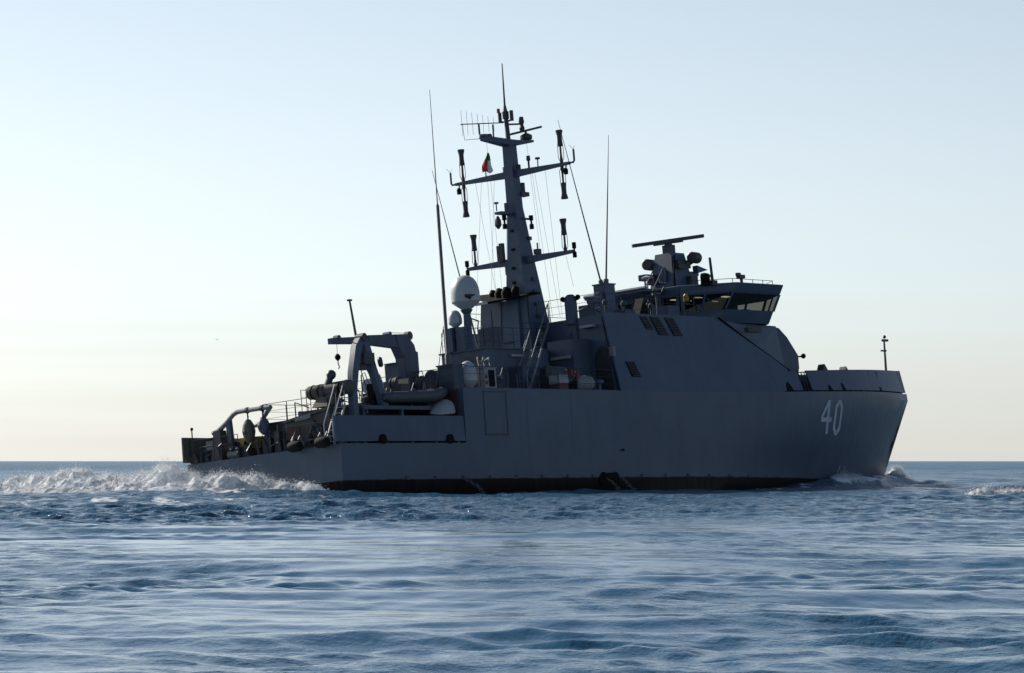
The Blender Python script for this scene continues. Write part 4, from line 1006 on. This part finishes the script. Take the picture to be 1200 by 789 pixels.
for y, z in ((-2.2, 2.2), (-2.9, 2.5), (-3.4, 2.1), (-2.5, 2.75)): b.lathe((.62, y, z), [(.22, -.14), (.22, .14)], (1, 0, 0), 12)
b.tube([(.5, -2.1, 1.9), (.45, -2.6, 2.7), (.5, -3.0, 1.8)], .05, 6); b.tube([(.5, -3.2, 1.8), (.45, -2.8, 2.8)], .05, 6); b.build('hydraulic_gear', 'dark', wt)
b = MB(); b.lathe((1.0, -2.05, 4.2), [(.24, 0), (.30, .08), (.31, .9), (.26, 1.0), (.24, 1.05), (.31, 1.1), (.31, 2.3), (.2, 2.45)], (.05, -1, .02), 18); b.box(.8, 1.2, -3.6, -3.2, 3.55, 4.0); b.box(.8, 1.2, -3.0, -2.6, 3.5, 4.0); b.taper((.6, 1.4, -3.4, -2.5, 3.5), (.8, 1.2, -3.2, -2.7, 3.95)); b.build('cable_reel', 'brown', wt)
b = MB(); b.tube([(1.0, -3.0, 4.15), (1.0, -3.35, 4.75)], [.17, .15], 10); b.ball((1.0, -3.42, 4.86), .22, 12); b.build('sonar_handling_arm', 'dark', wt)
b = MB(); b.box(.9, 2.1, -.75, .35, 1.755, 3.1); b.box(.8, 2.2, -.85, .45, 3.1, 3.16); cab = b.build('cable_cage', 'dark', ship)
b = MB(); 
for y in (-.7, -.2, .3): b.bar((.88, y, 1.8), (.88, y, 3.05), .06)
b.build('cage_post', 'alu', cab)
for y, z in ((3.8, 1.95), (1.9, 1.9), (-.9, 1.9), (-4.25, 1.9)):
    b = MB(); b.lathe((.35, y-.18, 1.755), [(.13, 0), (.1, .1), (.1, .38), (.15, .42), (.13, .48)], n=10); b.lathe((.35, y+.18, 1.755), [(.13, 0), (.1, .1), (.1, .38), (.15, .42), (.13, .48)], n=10); b.build('mooring_bitt', 'dark', ship)
b = MB(); b.prism([(.6, 3.9, 1.76), (.6, 3.0, 1.76), (.6, 3.15, 2.25), (.6, 3.45, 2.5), (.6, 3.75, 2.3)], (.5, 0, 0)); b.build('deck_skid', 'grey2', ship)
b = MB(); b.box(.3, .8, 3.1, 3.6, 2.3, 2.7); b.build('control_box', 'alu', ship)
b = MB(); b.lathe((.4, 2.0, 1.95), [(.2, -.3), (.2, .3)], (0, 1, 0), 12); b.build('stern_winch', 'alu', ship)
b = MB(); b.tube([(.2, 4.3, 2.9), (.2, 4.3, 3.3)], .03, 6); b.ball((.2, 4.3, 3.32), .08, 8); b.build('stern_light', 'dark', ship)

# small deck fittings that break up the outline
def fit(name, mat, fn):
    b = MB(); fn(b); return b.build(name, mat, ship)
for x, y, z, h_ in ((5.3, -3.2, 3.45, .75), (5.9, .5, 3.45, .9), (7.5, 1.6, 3.45, .7), (9.2, -3.0, 4.22, .8), (11.6, -4.2, 4.22, .7), (12.3, -2.9, 4.22, 1.1), (18.9, -4.4, 4.22, .6)):
    fit('vent_mushroom', 'grey2', lambda b: (b.lathe((x, y, z), [(.11, 0), (.11, h_-.22), (.24, h_-.2), (.24, h_-.08), (.1, h_)], n=12)))
for x, y, z in ((5.6, -4.0, 3.45), (6.1, -2.0, 3.45), (7.6, -4.0, 3.45), (10.0, -2.6, 4.22), (12.0, -4.0, 4.22)):
    fit('hose_bundle', 'dark', lambda b: b.tube([(x, y, z), (x+.05, y, z+.7), (x+.3, y+.05, z+1.05), (x+.6, y, z+.8), (x+.55, y, z+.1)], .035, 6))
fit('stay', 'wire', lambda b: b.tube([(7.6, -3.6, 3.5), (8.3, -3.95, 7.1)], .018, 5))
fit('cable_pipe', 'alu', lambda b: b.tube([(13.3, -1.9, 6.5), (13.3, -1.9, 7.4), (13.9, -1.5, 7.8), (13.6, -1.15, 8.0)], .035, 6))
fit('antenna_post', 'dark', lambda b: b.tube([(14.4, -1.9, 6.5), (14.4, -1.9, 8.3)], .03, 6))
fit('equipment_box', 'grey2', lambda b: b.box(14.6, 15.3, -1.7, -.9, 6.47, 7.5))
fit('wave_guide', 'dark', lambda b: b.tube([(18.7, -.6, 6.5), (18.72, -.72, 8.0), (18.9, -.62, 9.3)], .03, 6))
fit('deck_gear', 'dark', lambda b: (b.box(16.0, 16.9, -3.6, -3.1, 4.23, 5.1), b.lathe((16.4, -3.35, 5.1), [(.2, 0), (.2, .4), (.1, .45)], n=10)))
fit('hydraulic_hose', 'dark', lambda b: b.tube([(20.6, -3.9, 7.96), (20.4, -3.0, 8.5), (20.3, -2.4, 8.3), (20.0, -2.0, 7.0), (19.85, -1.6, 5.0)], .035, 6))
for y in (-1.0, -2.2): fit('roof_stay', 'dark', lambda b: b.tube([(20.2, y, 7.9), (19.0, y-.2, 5.0)], .025, 5))
for x, y in ((21.0, -3.6), (22.6, -3.5), (25.2, -3.2)):
    fit('roof_fitting', 'dark', lambda b: (b.lathe((x, y, 7.96), [(.06, 0), (.06, .55), (.15, .58), (.15, .72), (.05, .8)], n=10)))
for x, y, z, h_ in ((3.0, -2.2, 3.45, 1.2), (4.0, -2.0, 3.45, 1.0), (5.2, -2.4, 3.45, 1.5), (6.8, -2.9, 3.45, 1.5), (7.9, -2.6, 3.45, 1.7), (6.0, -3.1, 3.45, 1.3), (3.6, -2.9, 3.45, 1.5)):
    fit('deck_stanchion', 'dark', lambda b: (b.tube([(x, y, z), (x, y, z+h_)], .03, 6), b.tube([(x, y, z+h_), (x+.25, y, z+h_+.12), (x+.45, y-.1, z+h_*.6), (x+.5, y-.1, z)], .022, 5)))
for y in (3.4, 2.7, 1.0, .4, -.3, -.9, -1.6, -2.6): fit('hose_bundle', 'dark', lambda b: b.tube([(.25, y, 1.76), (.2, y+.1, 2.2+.2*math.sin(5*y)), (.3, y-.15, 2.35+.25*math.sin(3*y)), (.4, y-.35, 2.0), (.35, y-.45, 1.76)], .045, 6))
for y, w_, h_ in ((1.4, .35, .55), (.1, .5, .7), (-.5, .3, .95), (-1.3, .4, .5)): fit('equipment_box', 'dark', lambda b: b.box(.42, .68, y-w_/2, y+w_/2, 1.76, 1.76+h_))
for x0, y0, x1, y1, z in ((.3, 2.0, .3, 4.0, 1.76), (1.2, -.2, 1.2, 1.1, 1.76)):
    fit('deck_pipe', 'dark', lambda b: b.tube([(x0, y0, z), (x0, y0, z+.7), (x1, y1, z+.7), (x1, y1, z)], .04, 6))
for y in (-2.35, -2.75, -3.9): 
    bb = MB(); bb.lathe((1.0+.02, y, 4.2), [(.30, 0), (.335, .01), (.335, .05), (.30, .06)], (.05, -1, .02), 16); bb.build('lashing_band', 'black', wt)
for x, y in ((1.0, -1.2), (1.6, -2.0), (2.1, -2.8)):
    bb = MB(); bb.tube([(x, y, 3.0), (x, y, 3.9)], .03, 6); bb.tube([(x, y, 3.9), (x+.4, y-.5, 3.6)], .022, 5); bb.build('guard_post', 'dark', wt)

# ================================================================== LOOSE THINGS ABOARD
# rigid inflatable boat on the boat deck
boat = empty('inflatable_boat', (3.5, -3.75, 3.46)); tag(boat, 'grey rigid inflatable boat stowed along the starboard boat deck', 'boat')
b = MB(); b.loft([[(0, -.45, .12), (0, 0, 0), (0, .45, .12), (0, .4, .35), (0, -.4, .35)], [(3.2, -.42, .15), (3.2, 0, .05), (3.2, .42, .15), (3.2, .4, .38), (3.2, -.4, .38)], [(4.6, -.05, .45), (4.6, 0, .42), (4.6, .05, .45), (4.6, .05, .5), (4.6, -.05, .5)]], closed=True, cap=True)
b.build('boat_hull', 'dark', boat)
b = MB(); b.tube([(-.2, -.62, .34), (.2, -.62, .34), (3.0, -.62, .42), (3.8, -.5, .55), (4.4, -.2, .68), (4.55, 0, .7), (4.4, .2, .68), (3.8, .5, .55), (3.0, .62, .42), (.2, .62, .34), (-.2, .62, .34)], [.12, .25, .27, .26, .24, .22, .24, .26, .27, .25, .12], 14); tb = b.build('tube', 'tube', boat)
b = MB(); b.tube([(.2, -.84, .42), (1, -.85, .36), (1.9, -.85, .46), (2.9, -.84, .42), (3.9, -.66, .62), (4.5, -.3, .8)], .018, 5); b.build('grab_line', 'offwhite', tb)
b = MB(); b.box(1.4, 2.0, -.3, .3, .3, 1.0); b.prism([(1.9, -.3, 1.0), (2.1, -.3, .95), (1.95, -.3, 1.25)], (0, .6, 0)); b.build('console', 'dark', boat)
b = MB(); b.box(-.35, .1, -.2, .2, .5, 1.0); b.taper((-.3, 0, -.1, .1, -.0), (-.35, .1, -.15, .15, .5)); b.build('outboard_motor', 'black', boat)

# white covered bundle tucked under the boat deck
b = MB(); b.loft([[(x, .38*w_*math.cos(t), .45*h_*max(-.3, math.sin(t))+.05+l_) for t in np.linspace(0, 2*math.pi, 14)[:-1]] for x, w_, h_, l_ in ((-.72, .15, .2, -.02), (-.5, .75, .75, -.02), (-.1, 1.05, 1.1, .03), (.3, 1.0, 1.25, .08), (.62, .85, 1.05, .10), (.72, .3, .5, .1))], closed=True, cap=True)
o = b.build('covered_bundle', 'offwhite'); place(o, (7.15, -4.35, 3.08)); tag(o, 'pale canvas-covered bundle lashed at the forward end of the starboard bulwark', 'bundle')
# stand it on a stowage cradle of the ship
b = MB(); b.box(6.5, 7.85, -4.7, -4.0, 2.7, 2.98); b.box(6.7, 6.8, -4.5, -4.2, 1.76, 2.7); b.box(7.5, 7.6, -4.5, -4.2, 1.76, 2.7); b.build('stowage_cradle', 'dark', ship)

def float_buoy(local, hgt, w_, label, mat):
    r = empty('float_buoy', local); tag(r, label, 'buoy', 'floats hung from the stern lifting frame')
    b = MB(); b.lathe((0, 0, -hgt), [(w_*.25, 0), (w_*.8, hgt*.22), (w_, hgt*.5), (w_*.85, hgt*.75), (w_*.45, hgt*.94), (.03, hgt)], n=16); b.build('float_body', mat, r)
    b = MB(); b.tube([(0, 0, -.02), (0, 0, .06), (.05, 0, .10), (0, 0, .14)], .025, 6); b.build('eye', 'dark', r)
    b = MB(); b.lathe((-w_*.55, 0, -hgt*.55), [(w_*.45, 0), (w_*.55, w_*.2), (w_*.3, w_*.5)], (-1, 0, 0), 12); b.build('float_cap', 'dark', r)
float_buoy((.5, 1.17, 3.44), 1.12, .30, 'large grey teardrop float, left of the two hung from the stern frame', 'brown')
float_buoy((.5, .28, 3.44), .80, .28, 'smaller dark float, right of the two hung from the stern frame', 'grey2')

r = empty('underwater_vehicle', (1.3, 1.85, 1.755)); tag(r, 'yellow-topped underwater vehicle on a rusty red cradle at the stern', 'underwater vehicle')
b = MB(); b.loft([[(-.55, s1, .42), (.55, s1, .42), (.6, s1*1.0, .85), (.35, s1, .95), (-.5, s1, .92)] for s1 in (-.55, .55)], closed=True, cap=True); b.build('vehicle_body', 'yellow', r)
b = MB(); b.box(-.6, .6, -.6, -.4, 0, .35); b.box(-.6, .6, .4, .6, 0, .35); b.box(-.5, .5, -.4, .4, .12, .40); b.build('cradle', 'maroon', r)
b = MB(); b.lathe((-.62, -.3, .65), [(.14, 0), (.14, .12)], (1, 0, 0), 12); b.lathe((-.62, .3, .65), [(.14, 0), (.14, .12)], (1, 0, 0), 12); b.build('thruster', 'black', r)

def fender(local, label):
    r = empty('fender', local); tag(r, label, 'fender', 'black fenders hung over the stern edge')
    b = MB(); b.lathe((0, -.38, 0), [(.10, .06), (.21, .1), (.24, .2), (.24, .56), (.21, .66), (.10, .70)], (0, 1, 0), 16); b.build('fender_body', 'rub', r)
    b = MB(); b.tube([(0, -.2, .28), (.12, -.2, .45), (.35, -.2, .05)], .02, 5); b.tube([(0, .2, .28), (.12, .2, .45), (.35, .2, .05)], .02, 5); b.build('lashing', 'offwhite', r)
fender((-.28, -2.15, 1.86), 'black rubber fender over the stern edge, in front of the winch house door')
fender((-.28, -3.72, 1.88), 'black rubber fender over the stern edge, nearest the starboard corner')

# gear by the ladder under the mast
r = empty('rolled_net', (17.9, -4.1, 4.225)); tag(r, 'pale striped roll of netting lying on its reel below the ladder', 'net roll')
b = MB()
for k_ in range(9): b.lathe((-.62+k_*.14, 0, .42), [(.30, 0), (.36, .03), (.36, .10), (.30, .13)], (1, 0, 0), 14)
b.build('net', 'offwhite', r)
b = MB(); b.box(-.7, -.62, -.3, .3, 0, .5); b.box(.66, .74, -.3, .3, 0, .5); b.lathe((-.75, 0, .42), [(.06, 0), (.06, 1.5)], (1, 0, 0), 8); b.build('reel_stand', 'dark', r)
def vest(local, rz, label, mat):
    r = empty('life_jacket', local, rz); tag(r, label, 'life jacket', 'life jackets hung by the ladder')
    b = MB(); b.loft([[(.07*math.cos(t)+.0, y+.07*math.sin(t)*1.1, z) for t in np.linspace(0, 2*math.pi, 9)[:-1]] for y, z in ((-.12, 0), (-.14, .22), (-.12, .42), (-.06, .52), (.06, .52), (.12, .42), (.14, .22), (.12, 0))], closed=True, cap=True); b.build('collar', mat, r)
    b = MB(); b.box(-.09, .09, -.22, .22, .08, .14); b.build('strap', 'dark', r)
vest((16.6, -4.45, 4.75), .4, 'orange life jacket, left of the two hung on the rail by the ladder', 'orange')
vest((17.05, -4.45, 4.72), -.2, 'red life jacket, right of the two hung on the rail by the ladder', 'red')
r = empty('stores_crate', (16.1, -4.2, 4.225)); tag(r, 'pale crate with red boxes at the foot of the ladder', 'crate')
b = MB(); b.box(-.35, .35, -.3, .3, .35, .75); b.build('crate_lid', 'offwhite', r)
b = MB(); b.box(-.33, .33, -.28, .28, 0, .35); b.build('crate_body', 'maroon', r)
r = empty('cable_bale', (4.7, -2.6, 3.451)); tag(r, 'white drum of cable standing below the crane column', 'cable drum')
b = MB(); b.lathe((-.42, 0, 1.05), [(.32, 0), (.34, .05), (.34, .75), (.32, .8)], (1, 0, 0), 18); b.build('drum', 'white', r)
b = MB(); b.box(-.4, .4, -.3, .3, 0, .74); b.build('drum_stand', 'dark', r)
for i_, (x, y, rr, lb_) in enumerate(((6.3, -2.6, .30, 'dark hose reel nearest the crane column'), (7.2, -3.2, .28, 'dark hose reel nearest the grey locker and thick whip antenna'))):
    r = empty('hose_reel', (x, y, 3.451)); tag(r, lb_, 'hose reel', 'hose reels on the boat deck')
    b = MB(); b.lathe((0, -.18, 1.2), [(rr, 0), (rr, .04), (rr*.6, .05), (rr*.6, .31), (rr, .32), (rr, .36)], (0, 1, 0), 18); b.build('reel', 'dark', r)
    b = MB(); b.bar((-.3, -.25, 0), (0, -.25, 1.2), .07); b.bar((.3, -.25, 0), (0, -.25, 1.2), .07); b.bar((-.3, .25, 0), (0, .25, 1.2), .07); b.bar((.3, .25, 0), (0, .25, 1.2), .07); b.build('stand', 'alu', r)
    b = MB(); b.lathe((0, -.12, 1.2), [(rr*.85, 0), (rr*.9, .05), (rr*.9, .19), (rr*.85, .24)], (0, 1, 0), 18); b.build('hose', 'brown', r)
r = empty('signal_shape', (29.0, -2.6, 8.9)); tag(r, 'small yellow lantern hung outside the after bridge windows', 'lantern')
b = MB(); b.lathe((0, 0, .1), [(.06, 0), (.14, .05), (.14, .3), (.06, .42)], n=10); b.build('lantern_body', 'yellow', r)
b = MB(); b.tube([(0, 0, .5), (0, 0, .85)], .015, 5); b.build('cord', 'wire', r)

# courtesy flag on its halyard, hanging limp: green, white and red
fg = empty('flag', (17.5, .02, 15.22)); tag(fg, 'small limp green, white and red flag flying under the mast platform', 'flag')
def flagpiece(u0, u1, v0, v1, mat):
    """limp folded cloth: narrow at the top, fuller at the bottom"""
    g = []
    for j in range(9):
        v = v0+(v1-v0)*j/8; row = []
        w_ = .58*(1-v)**.75*(.72+.28*math.sin(2.2*v+.4))+.03
        for i in range(7):
            u = u0+(u1-u0)*i/6; a_ = (u-.55)*w_-.05*math.sin(5*v)
            dpt = .06*math.sin(11*u+4*v)
            row.append((.62*a_+.78*dpt, -.78*a_+.62*dpt, v*.95+.05*math.sin(7*u)*(1-v)))
        g.append(row)
    m = MB(); m.loft(g); o = m.build('flag_stripe', mat, fg)
    so = o.modifiers.new('cloth_thickness', 'SOLIDIFY'); so.thickness = .008
M['fgreen'] = paint('green_cloth', (.03, .16, .07), .8, .1); M['fwhite'] = paint('white_cloth', (.75, .75, .73), .8, .05); M['fred'] = paint('red_cloth', (.45, .03, .03), .8, .1)
flagpiece(0, 1, .58, 1, 'fgreen'); flagpiece(.56, 1, 0, .58, 'fwhite'); flagpiece(0, .56, 0, .58, 'fred')

# water thrown out of the side
M['spray'] = paint('aerated_water', (.13, .145, .16), .5, .15)
def jet(x, dx, r0, label):
    b = MB()
    for k in range(420):
        t = rng.random()**.8; q = Vector((x+dx*t, -4.86-.75*t, .12-.25*t-.95*t*t))
        drops_into(b, q+Vector(rng.normal(0, .02+.05*t, 3)), .018+.03*rng.random()**2)
    o = b.build('discharge_water', 'spray', fix=False); o.matrix_world = SM.copy(); tag(o, label, 'water', 'cooling water streams'); o['kind'] = 'stuff'
jet(7.7, 1.0, .06, 'cooling water falling from the side near the stern')
jet(18.2, .35, .05, 'cooling water falling from the black outlet amidships, left stream')
jet(19.2, .6, .06, 'cooling water falling from the black outlet amidships, right stream')

# a gull far off over the horizon
gb = empty('seabird'); gb.location = (-69.2, 900, 29.9); tag(gb, 'tiny dark seabird far off in the pale sky left of the ship', 'bird')
b = MB(); b.loft([[(0, y, r_*math.sin(t)) if False else (r_*math.cos(t), y, r_*math.sin(t)) for t in np.linspace(0, 2*math.pi, 9)[:-1]] for y, r_ in ((-.35, .02), (-.15, .09), (.1, .11), (.3, .06), (.42, .02))], closed=True, cap=True); b.build('bird_body', 'dark', gb)
for s_ in (-1, 1):
    b = MB(); b.loft([[(s_*.05, -.12, .05), (s_*.05, .14, .05), (s_*.05, .14, .08), (s_*.05, -.12, .08)], [(s_*.35, -.08, .2), (s_*.35, .12, .2), (s_*.35, .12, .22), (s_*.35, -.08, .22)], [(s_*.62, -.12, .1), (s_*.62, 0, .1), (s_*.62, 0, .11), (s_*.62, -.12, .11)]], closed=True, cap=True); b.build('wing', 'dark', gb)
for nm, lb_ in (('wake_foam', 'white churned wake piled up behind the transom'), ('bow_foam', 'broken water curling off the bow'), ('breaking_wave_foam', 'small breaking crest to the right of the bow')):
    tag(bpy.data.objects[nm], lb_, 'foam')
